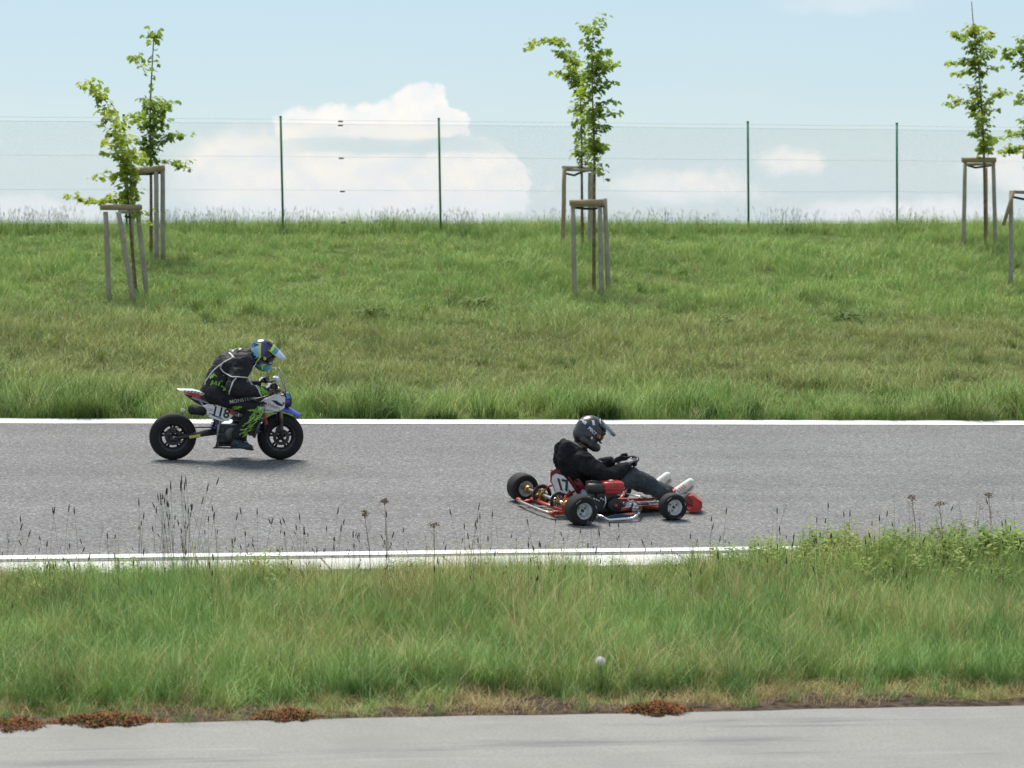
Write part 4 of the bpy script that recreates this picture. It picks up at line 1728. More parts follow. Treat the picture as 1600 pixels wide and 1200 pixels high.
# engine
mb = MB()
mb.box((.62, 0, .285), (.28, .16, .17), bev=.14)
mb.box((.56, 0, .24), (.20, .19, .12), bev=.2)
eng = mb.build('engine', [M_STEELD], bike)
mb = MB()
for k in range(9):
    mb.box((.775 + .012 * k, 0, .315 + .003 * k), (.006, .125 - .003 * k, .125), (0, R(-14), 0), bev=0)
mb.box((.885, 0, .34), (.04, .11, .10), (0, R(-14), 0), bev=.2)
mb.box((.82, 0, .325), (.13, .07, .075), (0, R(-14), 0), bev=.1)
mb.build('cylinder_fins', [mat('cast_engine', (.10, .10, .105), .5, metal=.6, var=.2)], eng)
mb = MB()
mb.lathe([(0, -.118), (.055, -.118), (.072, -.110), (.078, -.095), (.078, -.07)], 28, c=(.60, 0, .285))
for k in range(6):
    a = k * 1.047
    mb.lathe([(0, -.112), (.008, -.112), (.008, -.09)], 6, c=(.60 + .07 * math.cos(a), 0, .285 + .07 * math.sin(a)))
mb.build('clutch_cover', [mat('grey_engine_cover', (.13, .13, .135), .4, metal=.7, var=.2)], eng)
mb = MB()
mb.lathe([(0, -.128), (.018, -.128), (.022, -.118)], 14, c=(.645, 0, .335))
mb.build('oil_cap', [mat('blue_anodised', (.03, .12, .40), .35, metal=.6)], eng)
mb = MB()
mb.box((.70, -.02, .45), (.10, .08, .10), (0, .3, 0), bev=.2)
mb.tube([(.76, -.01, .43), (.66, -.01, .47), (.56, 0, .50)], .03, 10)
mb.build('carburettor', [M_ALU], eng)
# exhaust
mb = MB()
mb.tube([(.90, -.05, .33), (.95, -.09, .30), (.93, -.11, .42), (.80, -.12, .44), (.60, -.12, .45), (.44, -.125, .49), (.34, -.125, .52)], .017, 10)
ex = mb.build('exhaust', [M_STEELD], bike)
mb = MB()
d = Vector((-.175, 0, .025))
p = Vector((.325, -.125, .517))
mb.tube([p, p + d * .08, p + d * .12, p + d * .9, p + d * .93, p + d], [.028, .036, .047, .049, .044, .040], 20)
mb.tube([p + d * .995, p + d * 1.06], [.026, .026], 14)
for f in (.16, .84):
    mb.tube([p + d * f, p + d * (f + .04)], .0515, 20)
mb.build('muffler', [mat('matt_black_muffler', (.02, .02, .021), .5, metal=.3, var=.3)], ex)
# seat and tail
mb = MB()
V_ = []
mb.prism([(.30, .70), (.42, .655), (.56, .60), (.72, .565), (.72, .52), (.55, .54), (.36, .60), (.24, .66)], -.085, .085, 0, bev=.025)
mb.build('seat', [M_BLACKPL], bike)
mb = MB()
mb.prism([(.035, .738), (.20, .735), (.33, .70), (.37, .63), (.33, .61), (.20, .665), (.06, .722)], -.075, .075, 0, bev=.02)
tail = mb.build('tail_cowl', [M_WHITE], bike)
mb = MB()
mb.add([(.08, -.0775, .7165), (.24, -.0775, .702), (.360, -.0775, .648), (.335, -.0775, .6135), (.20, -.0775, .667)], [[0, 1, 2, 3, 4]], 0, False)
mb.add([(.08, .0775, .7165), (.24, .0775, .702), (.360, .0775, .648), (.335, .0775, .6135), (.20, .0775, .667)], [[0, 1, 2, 3, 4]], 0, False)
mb.build('red_stripe', [M_RED], tail, 'stuff')
mb = MB()
for i, (x, z) in enumerate([(.10, .727), (.135, .722), (.17, .719), (.205, .716), (.24, .709), (.275, .70)]):
    st = stroke((x, z - .010), (x + .012, z + .011), .008)
    mb.add([(a, -.0778, b) for a, b in st], [[0, 1, 2, 3]], 0, False)
    st = stroke((x + .006, z + .009), (x + .024, z - .008), .006)
    mb.add([(a, -.0778, b) for a, b in st], [[0, 1, 2, 3]], 0, False)
mb.build('tail_script', [M_INK], tail, 'stuff')
mb = MB()
mb.prism([(.10, .69), (.22, .655), (.34, .60), (.40, .54), (.34, .545), (.22, .60)], -.06, .06, 0, bev=.012)
mb.build('rear_mudguard', [M_BLACKPL], bike)
# number panel, both sides
for s in (-1, 1):
    mb = MB()
    y0, y1 = s * .118, s * .142
    mb.prism([(.286, .578), (.345, .597), (.425, .592), (.62, .528), (.60, .475), (.558, .425), (.487, .416), (.345, .468)], y0, y1, 0, bev=.006)
    pn = mb.build('number_panel', [M_WHITE], bike)
    yy = s * .1430
    mb = MB()
    write(mb, '118', .135, (.472, .510), R(-12), y=yy, shear=0, bold=.0034, spacing=.92)
    if s > 0:
        c = .475
        mb.v = [(2 * c - x, y, z) for x, y, z in mb.v]
    mb.build('number_lettering', [M_INK], pn)
    mb = MB()
    mb.add([(.556, yy, .556), (.618, yy, .530), (.600, yy, .478), (.566, yy, .50)], [[0, 1, 2, 3]], 0, False)
    mb.add([(.39, yy, .596), (.425, yy, .592), (.408, yy, .572)], [[0, 1, 2]], 0, False)
    for a, b in (((.335, .556), (.352, .545)), ((.36, .552), (.385, .540)), ((.345, .536), (.405, .524)), ((.365, .545), (.395, .535))):
        mb.add([(x, yy, z) for x, z in stroke(a, b, .006)], [[0, 1, 2, 3]], 0, False)
    mb.build('red_trim', [M_RED], pn, 'stuff')
    mb = MB()
    for a, b in (((.348, .476), (.357, .505)), ((.357, .505), (.49, .448)), ((.38, .486), (.52, .430))):
        mb.add([(x, yy, z) for x, z in stroke(a, b, .008)], [[0, 1, 2, 3]], 0, False)
    mb.build('blue_trim', [M_NAVY], pn, 'stuff')
# tank shrouds: white with red script
for s in (-1, 1):
    mb = MB()
    mb.prism([(.86, .60), (.93, .655), (1.04, .70), (1.125, .705), (1.145, .66), (1.14, .56), (1.08, .520), (.96, .505), (.80, .51), (.91, .545)], s * .085, s * .125, 0, bev=.012)
    shd = mb.build('tank_shroud', [M_WHITE], bike)
    yy = s * .1262
    mb = MB()
    for k in range(7):      # worn red script too small to read
        x0, z0 = .945 + .022 * k, .598 - .0085 * k
        for a, b in (((x0, z0 + .018), (x0 + .006, z0 - .016)), ((x0 + .004, z0 + (.014 if k % 2 else -.012)), (x0 + .017, z0 + (.010 if k % 3 else -.014)))):
            mb.add([(x, yy, z) for x, z in stroke(a, b, .007)], [[0, 1, 2, 3]], 0, False)
    mb.add([(x, yy, z) for x, z in [(1.085, .70), (1.125, .70), (1.135, .675), (1.10, .685)]], [[0, 1, 2, 3]], 0, False)
    mb.add([(x, yy, z) for x, z in [(1.105, .57), (1.135, .60), (1.137, .62), (1.118, .62)]], [[0, 1, 2, 3]], 0, False)
    mb.build('red_print', [mat('red_print', (.42, .03, .05), .5)], shd, 'stuff')
    mb = MB()
    mb.add([(x, yy, z) for x, z in ((.995, .640), (1.05, .636), (1.115, .592), (1.11, .575), (1.06, .588))], [[0, 1, 2, 3, 4]], 0, False)
    mb.add([(x, yy, z) for x, z in ((.885, .62), (.91, .632), (.955, .60), (.93, .592))], [[0, 1, 2, 3]], 0, False)
    for a, b, w in (((.905, .540), (1.06, .520), .008), ((.86, .535), (.93, .515), .012)):
        mb.add([(x, yy, z) for x, z in stroke(a, b, w)], [[0, 1, 2, 3]], 0, False)
    mb.build('black_print', [M_INK], shd, 'stuff')
mb = MB()
mb.prism([(.72, .60), (.86, .66), (1.0, .70), (1.02, .62), (.90, .53), (.72, .53)], -.083, .083, 0, bev=.03)
mb.build('fuel_tank', [M_BLACKPL], bike)
mb = MB()
mb.box((.945, 0, .43), (.035, .15, .11), (0, R(-18), 0), bev=.1)
mb.build('radiator', [M_RED], bike)
# fork
for s in (-1, 1):
    mb = MB()
    mb.tube([(1.118, s * .088, RW - .025), (1.112, s * .088, .42)], [.023, .021], 12, 1)
    mb.tube([(1.114, s * .088, .40), (1.095, s * .088, .60), (1.06, s * .088, .785)], .0225, 12, 0)
    mb.tube([(1.1135, s * .088, .405), (1.113, s * .088, .43)], .027, 12, 1)
    mb.build('fork_leg', [M_FORKGOLD, M_STEELD], bike)
mb = MB()
mb.box((1.070, 0, .735), (.06, .23, .028), (0, R(-8), 0), bev=.25)
mb.box((1.092, 0, .625), (.06, .23, .03), (0, R(-8), 0), bev=.25)
mb.build('triple_clamp', [M_STEELD], bike)
mb = MB()
mb.box((1.085, -.075, RW + .09), (.05, .035, .07), (0, .3, 0), bev=.25)
mb.tube([(1.08, -.08, RW + .12), (1.06, -.10, .45), (1.07, -.10, .62)], .005, 6)
mb.build('front_caliper', [M_STEELD], bike)
# front plate / headlamp cowl and mudguard
mb = MB()
mb.prism([(1.135, .72), (1.165, .735), (1.205, .70), (1.225, .62), (1.215, .565), (1.165, .555), (1.14, .60)], -.085, .085, 0, bev=.025)
fp = mb.build('front_cowl', [M_INK], bike)
mb = MB()
for s in (-1, 1):
    y = s * .0865
    mb.add([(1.150, y, .705), (1.185, y, .705), (1.205, y, .655), (1.165, y, .650)], [[0, 1, 2, 3]], 0, False)
    mb.add([(1.150, y, .645), (1.20, y, .640), (1.20, y, .615), (1.150, y, .60)], [[0, 1, 2, 3]], 1, False)
    mb.add([(1.160, y, .730), (1.185, y, .718), (1.180, y, .708), (1.155, y, .708)], [[0, 1, 2, 3]], 2, False)
mb.build('cowl_print', [mat('light_blue_print', (.10, .28, .62), .4), mat('violet_print', (.10, .05, .30), .4), M_WHITE], fp, 'stuff')
mb = MB()
top = []
nu, nw = 10, 6
for i in range(nu):
    t = i / (nu - 1)
    x = 1.03 + .30 * t
    z = .560 + .018 * math.sin(math.pi * min(1, t * 1.2)) - .078 * t ** 2.2
    hw = .088 * (1 - .40 * t ** 2)
    for j in range(nw + 1):
        s = -1 + 2 * j / nw
        top.append((x - .03 * s * s * t, s * hw, z - .050 * s * s * (1 - .5 * t)))
bot = [(x, y, z - .012) for x, y, z in top]
fs = []
n0 = len(top)
for i in range(nu - 1):
    for j in range(nw):
        a = i * (nw + 1) + j
        fs.append([a, a + 1, a + nw + 2, a + nw + 1])
        fs.append([n0 + a, n0 + a + nw + 1, n0 + a + nw + 2, n0 + a + 1])
rim = [i * (nw + 1) for i in range(nu)] + [(nu - 1) * (nw + 1) + j for j in range(1, nw + 1)] + [i * (nw + 1) + nw for i in range(nu - 2, -1, -1)] + [j for j in range(nw - 1, 0, -1)]
for a, b in zip(rim, rim[1:] + rim[:1]):
    fs.append([a, b, b + n0, a + n0])
mb.add(top + bot, fs, 0)
mb.build('front_mudguard', [mat('bright_blue_plastic', (.075, .085, .56), .35, var=.1, coat=.3)], bike)
# handlebar, grips, levers, cables
mb = MB()
mb.tube([(.985, -.37, .800), (1.005, -.20, .805), (1.05, -.09, .785), (1.055, 0, .78), (1.05, .09, .785), (1.005, .20, .805), (.985, .37, .800)], .011, 10)
mb.tube([(1.02, -.16, .80), (1.055, 0, .835), (1.02, .16, .80)], .009, 8)
hb = mb.build('handlebar', [M_STEELD], bike)
for s in (-1, 1):
    mb = MB()
    mb.tube([(.985, s * .372, .800), (.998, s * .25, .804)], .0165, 10)
    mb.build('grip', [M_BLACKPL], hb)
    mb = MB()
    mb.tube([(1.01, s * .22, .800), (1.04, s * .25, .795), (1.05, s * .35, .785)], .006, 6)
    mb.build('lever', [M_ALU], hb)
mb = MB()
mb.box((1.06, 0, .85), (.05, .20, .045), (0, R(-20), 0), bev=.35)
mb.build('bar_pad', [M_WHITE], hb)
mb = MB()
mb.tube([(1.01, -.21, .81), (1.035, -.17, .90), (1.085, -.11, .885), (1.13, -.07, .80), (1.155, -.05, .72)], .0045, 6)
mb.tube([(1.00, .20, .82), (1.04, .16, .95), (1.10, .09, .96), (1.145, .04, .87), (1.165, .02, .73)], .0045, 6)
mb.tube([(.985, .24, .82), (1.00, .20, .92), (1.06, .12, .955), (1.12, .05, .88), (1.14, .02, .73)], .004, 6)
mb.build('cable', [mat('pale_cable', (.45, .44, .38), .5)], hb)
# rear shock, pegs, kick stand
mb = MB()
mb.tube([(.40, -.0, .30), (.47, 0, .54)], .014, 8, 0)
hel = []
for k in range(64):
    t = k / 63
    a = t * 2 * math.pi * 7
    c = Vector((.405, 0, .32)).lerp(Vector((.462, 0, .51)), t)
    hel.append(c + Vector((math.cos(a) * .03, math.sin(a) * .03, 0)))
mb.tube(hel, .006, 6, 1)
mb.build('rear_shock', [M_STEELD, mat('blue_spring', (.03, .06, .30), .4)], bike)
for s in (-1, 1):
    mb = MB()
    mb.tube([(.60, s * .09, .175), (.61, s * .23, .165)], .013, 8)
    mb.box((.61, s * .20, .166), (.05, .075, .018), bev=.2)
    mb.build('foot_peg', [M_STEELD], bike)
mb = MB()
mb.tube([(.47, -.12, .20), (.44, -.13, .145), (.40, -.13, .138)], .007, 6)
mb.box((.51, -.13, .142), (.20, .02, .016), (0, R(2), 0), bev=.2)
mb.tube([(.46, -.11, .27), (.43, -.13, .15)], .008, 6)
mb.tube([(.66, -.12, .17), (.80, -.13, .15)], .008, 6)
mb.build('brake_pedal', [M_STEELD], bike)
mb = MB()
mb.box((.62, 0, .165), (.32, .14, .03), (0, R(-2), 0), bev=.3)
mb.build('skid_plate', [M_BLACKPL], bike)

# ================================================================== RIDER OF THE SUPERMOTO
MBIKE = bike.matrix_world.copy()
B_HIP, B_KNEE, B_ANK = (.46, .10, .70), (.835, .205, .555), (.640, .205, .270)


def limb(mb, side, pts):
    chain(mb, [((x, y * side, z), r) for (x, y, z), r in pts])


mb = MB()
chain(mb, [((.46, 0, .68), .11), ((.56, 0, .88), .125), ((.66, 0, 1.0), .12), ((.73, 0, 1.05), .07), ((.86, 0, 1.10), .055)])
mb.ball((.905, 0, 1.10), (.088, .072, .105), 0, 16, 12)
mb.ball((.985, 0, 1.06), (.016, .012, .018), 0)
for s in (-1, 1):
    limb(mb, s, [((.68, .16, 1.03), .055), ((.57, .27, .785), .038), ((.88, .285, .748), .024)])
    limb(mb, s, [(B_HIP, .065), (B_KNEE, .048), (B_ANK, .036), ((.62, .205, .19), .035), ((.76, .205, .155), .03)])
rider = blob('person', mb, .013, [M_SKIN], None, smooth=5)
tag(rider, 'rider in black gear with green print crouched on the supermoto, blue and yellow helmet', 'person')
rider.matrix_world = MBIKE
# trousers
mb = MB()
chain(mb, [((.40, 0, .72), .12), ((.52, 0, .73), .125)])
for s in (-1, 1):
    limb(mb, s, [((.43, .10, .705), .105), ((.60, .155, .648), .094), (B_KNEE, .084), ((.80, .205, .49), .086), ((.72, .205, .37), .074), ((.655, .205, .285), .066)])
trs = blob('trousers', mb, .011, [M_CLOTHBLK], rider, smooth=3, wrinkle=.012, wscale=13, wdir=(1.2, 1, .8), seed=3)
bt = tree_of(trs)
mb = MB()
rs = random.Random(5)
for k in range(54):     # slashes of green over knee and shin
    t = rs.random()
    base = Vector((.87, .56)).lerp(Vector((.655, .285)), t)
    n = Vector((.79, -.61))
    o = rs.uniform(-.055, .045)
    p = base + n * o
    q = p + Vector((.05, .038)) * rs.uniform(.5, 1.5) + Vector((rs.uniform(-.02, .02), rs.uniform(-.03, .03)))
    print_on(bt, [stroke(p, q, rs.uniform(.004, .016))], mb, mi=k % 3 == 0)
for k in range(16):     # broken strokes along the thigh
    t = rs.random()
    base = Vector((.55, .585)).lerp(Vector((.84, .545)), t)
    p = base + Vector((0, rs.uniform(-.035, .02)))
    print_on(bt, [stroke(p, p + Vector((rs.uniform(.03, .07), rs.uniform(-.03, .02))), rs.uniform(.006, .014))], mb)
mb.build('green_graphic', [M_GREENP, mat('pale_green_print', (.36, .56, .16), .6, var=.3, scale=40)], trs, 'stuff')
mb = MB()
write(mb, 'MONSTER', .050, (.665, .652), R(10), bvh=bt, bold=.0012, spacing=1.05)
mb.build('lettering', [mat('grey_lettering', (.42, .42, .42), .6)], trs)
mb = MB()
for a, b, w in (((.845, .58), (.915, .572), .018), ((.845, .58), (.895, .535), .016)):
    print_on(bt, [stroke(a, b, w)], mb)
mb.build('white_mark', [M_PALE], trs)
# jacket
mb = MB()
chain(mb, [((.44, 0, .70), .150), ((.50, 0, .83), .172), ((.59, 0, .96), .178), ((.68, 0, 1.03), .14), ((.76, 0, 1.07), .098)])
for s in (-1, 1):
    chain(mb, [((.60, s * .09, .97), .145), ((.69, s * .165, 1.035), .105)])
    limb(mb, s, [((.69, .175, 1.035), .105), ((.63, .245, .89), .096), ((.575, .285, .795), .080), ((.70, .30, .765), .075), ((.82, .297, .750), .060), ((.90, .293, .752), .046)])
jk = blob('jacket', mb, .011, [M_CLOTHBLK], rider, smooth=3, wrinkle=.013, wscale=12, wdir=(1, 1, 1.5), seed=1)
bj = tree_of(jk)


def zb(px, py, y=-.2):
    return None


mb = MB()
# pale piping: up the back, round the shoulder panel, round the sleeve
piping(bj, [(.318, .79), (.325, .83), (.40, .945), (.50, 1.04), (.585, 1.085), (.57, 1.115), (.535, 1.135)], .0075, mb)
piping(bj, [(.475, 1.015), (.46, .975), (.49, .935), (.555, .90), (.62, .905), (.70, .895), (.735, .885)], .0065, mb)
piping(bj, [(.60, .895), (.565, .85), (.545, .80), (.53, .74), (.545, .705), (.57, .685)], .0065, mb)
piping(bj, [(.735, .885), (.775, .855), (.795, .82), (.83, .78), (.845, .735), (.875, .70)], .0065, mb)
piping(bj, [(.318, .79), (.40, .945), (.50, 1.04)], .0065, mb, side=1)
mb.build('piping', [M_PALE], jk)
mb = MB()
rs = random.Random(8)
# scrawled letters on the back panel
glyphs = [((.365, .79), (.385, .845)), ((.385, .845), (.39, .79)), ((.39, .79), (.42, .84)), ((.42, .84), (.415, .775)), ((.44, .80), (.455, .755)), ((.455, .755), (.48, .76)),
          ((.455, .83), (.43, .77)), ((.47, .79), (.50, .775)), ((.50, .775), (.465, .73)), ((.465, .735), (.50, .705)), ((.455, .715), (.475, .69)), ((.38, .87), (.40, .91)), ((.40, .90), (.43, .885)), ((.36, .86), (.385, .895))]
for a, b in glyphs:
    print_on(bj, [stroke(a, b, .015)], mb)
for k in range(16):
    p = (rs.uniform(.37, .53), rs.uniform(.69, .91))
    print_on(bj, [stroke(p, (p[0] + rs.uniform(-.03, .03), p[1] + rs.uniform(-.03, .03)), rs.uniform(.004, .009))], mb)
# forearm flashes
for k in range(26):
    t = rs.random()
    b_ = Vector((.80, .80)).lerp(Vector((.93, .72)), t)
    p = b_ + Vector((rs.uniform(-.01, .01), rs.uniform(-.02, .03)))
    print_on(bj, [stroke(p, p + Vector((rs.uniform(.03, .05), rs.uniform(-.05, -.015))), rs.uniform(.006, .013))], mb)
mb.build('green_graphic', [M_GREENP], jk, 'stuff')
# far shoulder patch of green and white
mb = MB()
for k in range(34):
    a = rs.uniform(-.5, 1.2)
    c = Vector((rs.uniform(.57, .70), rs.uniform(.0, .17), 1.06))
    d1 = Vector((-.25, -.35, 1)).normalized()
    h = bj.ray_cast(c + d1 * .4, -d1)
    if h[0] is None:
        continue
    p0 = h[0] + h[1] * .003
    t1 = h[1].orthogonal().normalized()
    t2 = h[1].cross(t1)
    mb.add([p0 + t1 * .024, p0 + t2 * .014, p0 - t1 * .024, p0 - t2 * .014], [[0, 1, 2, 3]], k % 2)
mb.build('shoulder_graphic', [M_GREENP, M_PALE], jk, 'stuff')
mb = MB()
pts = [(.845, 1.03), (.83, .99), (.80, .93), (.785, .89), (.765, .85), (.755, .82)]
P = [onto(bj, x, z, .012)[0] for x, z in pts]
mb.tube(P, .004, 6)
mb.build('cord', [M_PALE], jk)
# boots
for s in (-1, 1):
    mb = MB()
    limb(mb, s, [((.648, .205, .300), .052), ((.632, .205, .20), .048)])
    limb(mb, s, [((.615, .205, .185), .044), ((.68, .205, .185), .042), ((.745, .208, .165), .036), ((.775, .208, .155), .032)])
    bo = blob('boot', mb, .008, [mat('dark_boot', (.020, .028, .034), .5, var=.3)], rider, smooth=3)
    mb = MB()
    mb.prism([(.572, .150), (.64, .152), (.66, .158), (.735, .133), (.80, .126), (.815, .140), (.74, .152), (.66, .178), (.575, .170)], s * .205 - .038, s * .205 + .038, 0, bev=.006)
    mb.build('sole', [M_BLACKPL], bo)
    bb = tree_of(bo)
    mb = MB()
    for a, b, w in (((.64, .18), (.75, .165), .012), ((.62, .22), (.655, .20), .014)):
        print_on(bb, [stroke(a, b, w)], mb, side=s)
    mb.build('teal_panel', [mat('teal_panel', (.03, .16, .20), .5)], bo, 'stuff')
# gloves closed on the grips
for s in (-1, 1):
    hand('glove', [M_GLOVE, M_WHITE], rider, (.912, s * .293, .760), (.990, s * .305, .804), (0.1 * s, 1, 0), side=-s)
# helmet
MH = Matrix.Translation((.905, 0, 1.118)) @ Matrix.Rotation(R(-8), 4, 'Z') @ Matrix.Rotation(R(25), 4, 'Y') @ Matrix.Rotation(R(17), 4, 'X')
M_HBLACK = mat('gloss_black_shell', (.016, .024, .050), .25, coat=.6, var=.2)
M_HTEAL = mat('teal_paint', (.045, .24, .30), .3, coat=.5)
M_HSKY = mat('sky_blue_paint', (.26, .52, .85), .3, coat=.5)
M_HYEL = mat('acid_yellow_paint', (.56, .72, .05), .35, coat=.4)
M_HVIO = mat('violet_paint', (.06, .03, .26), .3, coat=.5)
M_PEAKW = mat('pale_blue_white_peak', (.52, .58, .80), .3, coat=.5)
hm, bh = helmet(rider, MH, M_HBLACK, M_HTEAL, [M_HBLACK, M_HYEL, M_HTEAL, M_PEAKW], M_LENS)


def helm_print(name, polys, m, off=.002, bvh=bh, MM=MH, par=hm, both=True):
    for s in ((-1, 1) if both else (-1,)):
        mb = MB()
        print_on(bvh, polys, mb, side=s, off=off, sub=4)
        me = mb.mesh(name, [m])
        me.transform(MM)
        link(name, me, par, 'stuff' if name == 'yellow_stripe' else None)


helm_print('sky_blue_stripe', [[(-.122, .082), (-.072, .114), (-.018, .005), (-.045, -.050)]], M_HSKY)
helm_print('yellow_stripe', [[(-.078, .112), (-.052, .121), (.008, .002), (-.012, -.012)], [(-.010, -.010), (.002, .0), (-.010, -.085), (-.020, -.090)], [(.028, .02), (.052, .026), (.066, -.005), (.044, -.016)],
                             [(.045, -.07), (.056, -.066), (.085, -.115), (.075, -.12)], [(.056, -.066), (.060, -.078), (.090, -.075), (.086, -.064)]], M_HYEL, .003)
helm_print('violet_stripe', [[(-.045, .120), (.0, .128), (.030, .02), (.008, .01)], [(-.045, -.05), (-.026, -.035), (-.026, -.085), (-.040, -.10)]], M_HVIO, .0025)
helm_print('teal_stripe', [[(-.128, .04), (-.110, .075), (-.058, -.03), (-.070, -.055)], [(.0, -.095), (.04, -.075), (.06, -.14), (.03, -.14)]], M_HTEAL, .0025)
helm_print('white_badge', [[(-.126, .030), (-.092, .048), (-.082, .012), (-.112, .002)], ], M_PALE, .0035)
mb = MB()
for y, z, m in ((-.03, .150, 0), (.0, .158, 1), (.035, .15, 0)):
    mb.box((.03 + y * .3, y, z), (.055, .022, .02), (0, .2, 0), mi=m, bev=.3)
me = mb.mesh('crown_vent', [M_HVIO, M_HYEL])
me.transform(MH)
link('crown_vent', me, hm)

# ================================================================== RACING KART
kart = thing('go_kart', 'low red racing kart with number 17 on its seat back and chrome side bars', 'go-kart')
pose_on_ground(kart, .325, 21.06, R(22.5))
kart.location.z -= .005
bpy.context.view_layer.update()
XR, XF = .035, .99
RR, RF = .137, .125


def kart_wheel(x, y, r, w, rim_r, steer=0.0, worn=0):
    e = bpy.data.objects.new('wheel', None)
    COL.objects.link(e)
    e.parent = kart
    e.location = (x, y, r)
    e.rotation_euler = (0, 0, steer)
    s = -1 if y < 0 else 1
    h = w / 2
    prof = [(rim_r, -h * .72), (rim_r + .012, -h * .92), (r * .74, -h * 1.0), (r * .90, -h * .95), (r * .975, -h * .78), (r, -h * .5), (r * 1.004, 0), (r, h * .5), (r * .975, h * .78), (r * .90, h * .95), (r * .74, h * 1.0), (rim_r + .012, h * .92), (rim_r, h * .72)]
    mb = MB()
    mb.lathe(prof, 44, closed=True)
    ty = mb.build('tyre', [M_TYREWORN if worn else M_TYRE], e)
    # worn maker's print on the outer wall
    mb = MB()
    for a0 in ((2.0, 2.5), (5.0, 5.35), (.2, .5)):
        for k in range(5):
            a, b = a0[0] + (a0[1] - a0[0]) * k / 5, a0[0] + (a0[1] - a0[0]) * (k + .8) / 5
            q = []
            for an, rr in ((a, r * .80), (b, r * .80), (b, r * .845), (a, r * .845)):
                q.append((rr * math.cos(an), s * (h * .985 + .0015), rr * math.sin(an)))
            mb.add(q, [[0, 1, 2, 3]], 0, False)
    mb.build('tyre_marking', [M_TYREMARK], ty, 'stuff')
    mb = MB()
    mb.lathe([(rim_r + .006, s * h * .93), (rim_r + .008, s * h * .84), (rim_r - .003, s * h * .72), (rim_r - .010, s * h * .30), (rim_r - .012, s * h * .05), (.030, -s * h * .02), (.030, s * h * .02), (.022, s * h * .25), (.0, s * h * .25)], 40)
    mb.lathe([(rim_r + .006, -s * h * .93), (rim_r - .003, -s * h * .72), (rim_r - .012, -s * h * .1), (.02, -s * h * .05)], 40)
    ri = mb.build('rim', [mat('dull_rim_alloy', (.72, .72, .73), .42, metal=.35, var=.2, scale=20)], e)
    mb = MB()
    mb.lathe([(0, s * h * .52), (.012, s * h * .52), (.014, s * h * .2)], 10)
    for k in range(3):
        a = 2.09 * k + .4
        mb.lathe([(0, s * h * .2), (.006, s * h * .2), (.007, 0)], 6, c=(.038 * math.cos(a), 0, .038 * math.sin(a)))
    mb.build('hub_nut', [M_STEELD], e)
    return e


kart_wheel(XR, -.665, RR, .185, .068, 0, 1)
kart_wheel(XR, .685, RR, .185, .068, 0)
kart_wheel(XF, -.585, RF, .125, .066, R(-4))
kart_wheel(XF, .585, RF, .125, .066, R(-4))
# chassis rails
mb = MB()
for s in (-1, 1):
    mb.tube([(-.03, s * .33, .085), (.25, s * .33, .065), (.60, s * .30, .060), (.85, s * .24, .065), (1.18, s * .17, .070), (1.32, s * .15, .075)], .016, 10)
    mb.tube([(.85, s * .24, .066), (.95, s * .38, .085), (.985, s * .46, .11)], .015, 10)
mb.tube([(.30, -.33, .065), (.30, .33, .065)], .015, 10)
mb.tube([(.62, -.30, .060), (.62, .30, .060)], .015, 10)
mb.tube([(-.02, -.33, .085), (-.02, .33, .085)], .016, 10)
mb.tube([(1.32, -.15, .075), (1.34, 0, .075), (1.32, .15, .075)], .015, 10)
mb.tube([(.70, -.29, .07), (.78, -.22, .085), (.93, -.20, .09)], .012, 8)
mb.build('chassis_frame', [M_REDPAINT], kart)
mb = MB()
mb.box((.86, 0, .046), (.84, .40, .006), bev=0)
mb.build('floor_tray', [M_ALU], kart)
# rear axle and what sits on it
mb = MB()
mb.tube([(XR, -.60, RR), (XR, .60, RR)], .0165, 14)
mb.build('rear_axle', [M_ALU], kart)
for y in (-.56, .56, -.34, .34):
    mb = MB()
    mb.lathe([(.0165, -.03), (.032, -.03), (.040, -.012), (.040, .012), (.032, .03), (.0165, .03)], 18, c=(XR, y, RR), smooth=False)
    for k in range(3):
        a = 2.09 * k
        mb.lathe([(0, -.036), (.006, -.036), (.006, .036), (0, .036)], 6, c=(XR + .030 * math.cos(a), y, RR + .030 * math.sin(a)))
    mb.build('axle_hub', [M_GOLD], kart)
for y in (-.335, .335):
    mb = MB()
    mb.prism([(XR - .05, .075), (XR + .05, .075), (XR + .045, RR), (XR + .02, RR + .05), (XR - .02, RR + .05), (XR - .045, RR)], y - .016, y + .016, 0, bev=.006)
    mb.box((XR - .02, y - math.copysign(.03, y) * 0, .062), (.16, .05, .035), bev=.2)
    mb.build('bearing_carrier', [M_REDPAINT], kart)
# sprocket
sp_y = .22
mb = MB()
mb.lathe([(.062, sp_y - .004), (.094, sp_y - .004), (.094, sp_y + .004), (.062, sp_y + .004)], 48, c=(XR, 0, RR), closed=True, smooth=False)
for k in range(48):
    a = 2 * math.pi * k / 48
    mb.box((XR + math.cos(a) * .097, sp_y, RR + math.sin(a) * .097), (.009, .006, .006), (0, -a, 0), bev=0)
spk = mb.build('sprocket', [M_STEELD], kart)
mb = MB()
for k in range(6):
    a = 1.047 * k
    mb.tube([(XR + math.cos(a) * .016, sp_y, RR + math.sin(a) * .016), (XR + math.cos(a) * .068, sp_y, RR + math.sin(a) * .068)], [.015, .010], 8)
    mb.lathe([(0, sp_y - .018), (.011, sp_y - .018), (.011, sp_y + .018), (0, sp_y + .018)], 8, c=(XR + math.cos(a) * .058, 0, RR + math.sin(a) * .058))
mb.lathe([(.017, sp_y - .03), (.036, sp_y - .03), (.036, sp_y + .03), (.017, sp_y + .03)], 20, c=(XR, 0, RR), closed=True)
mb.build('sprocket_carrier', [M_GOLD], spk)
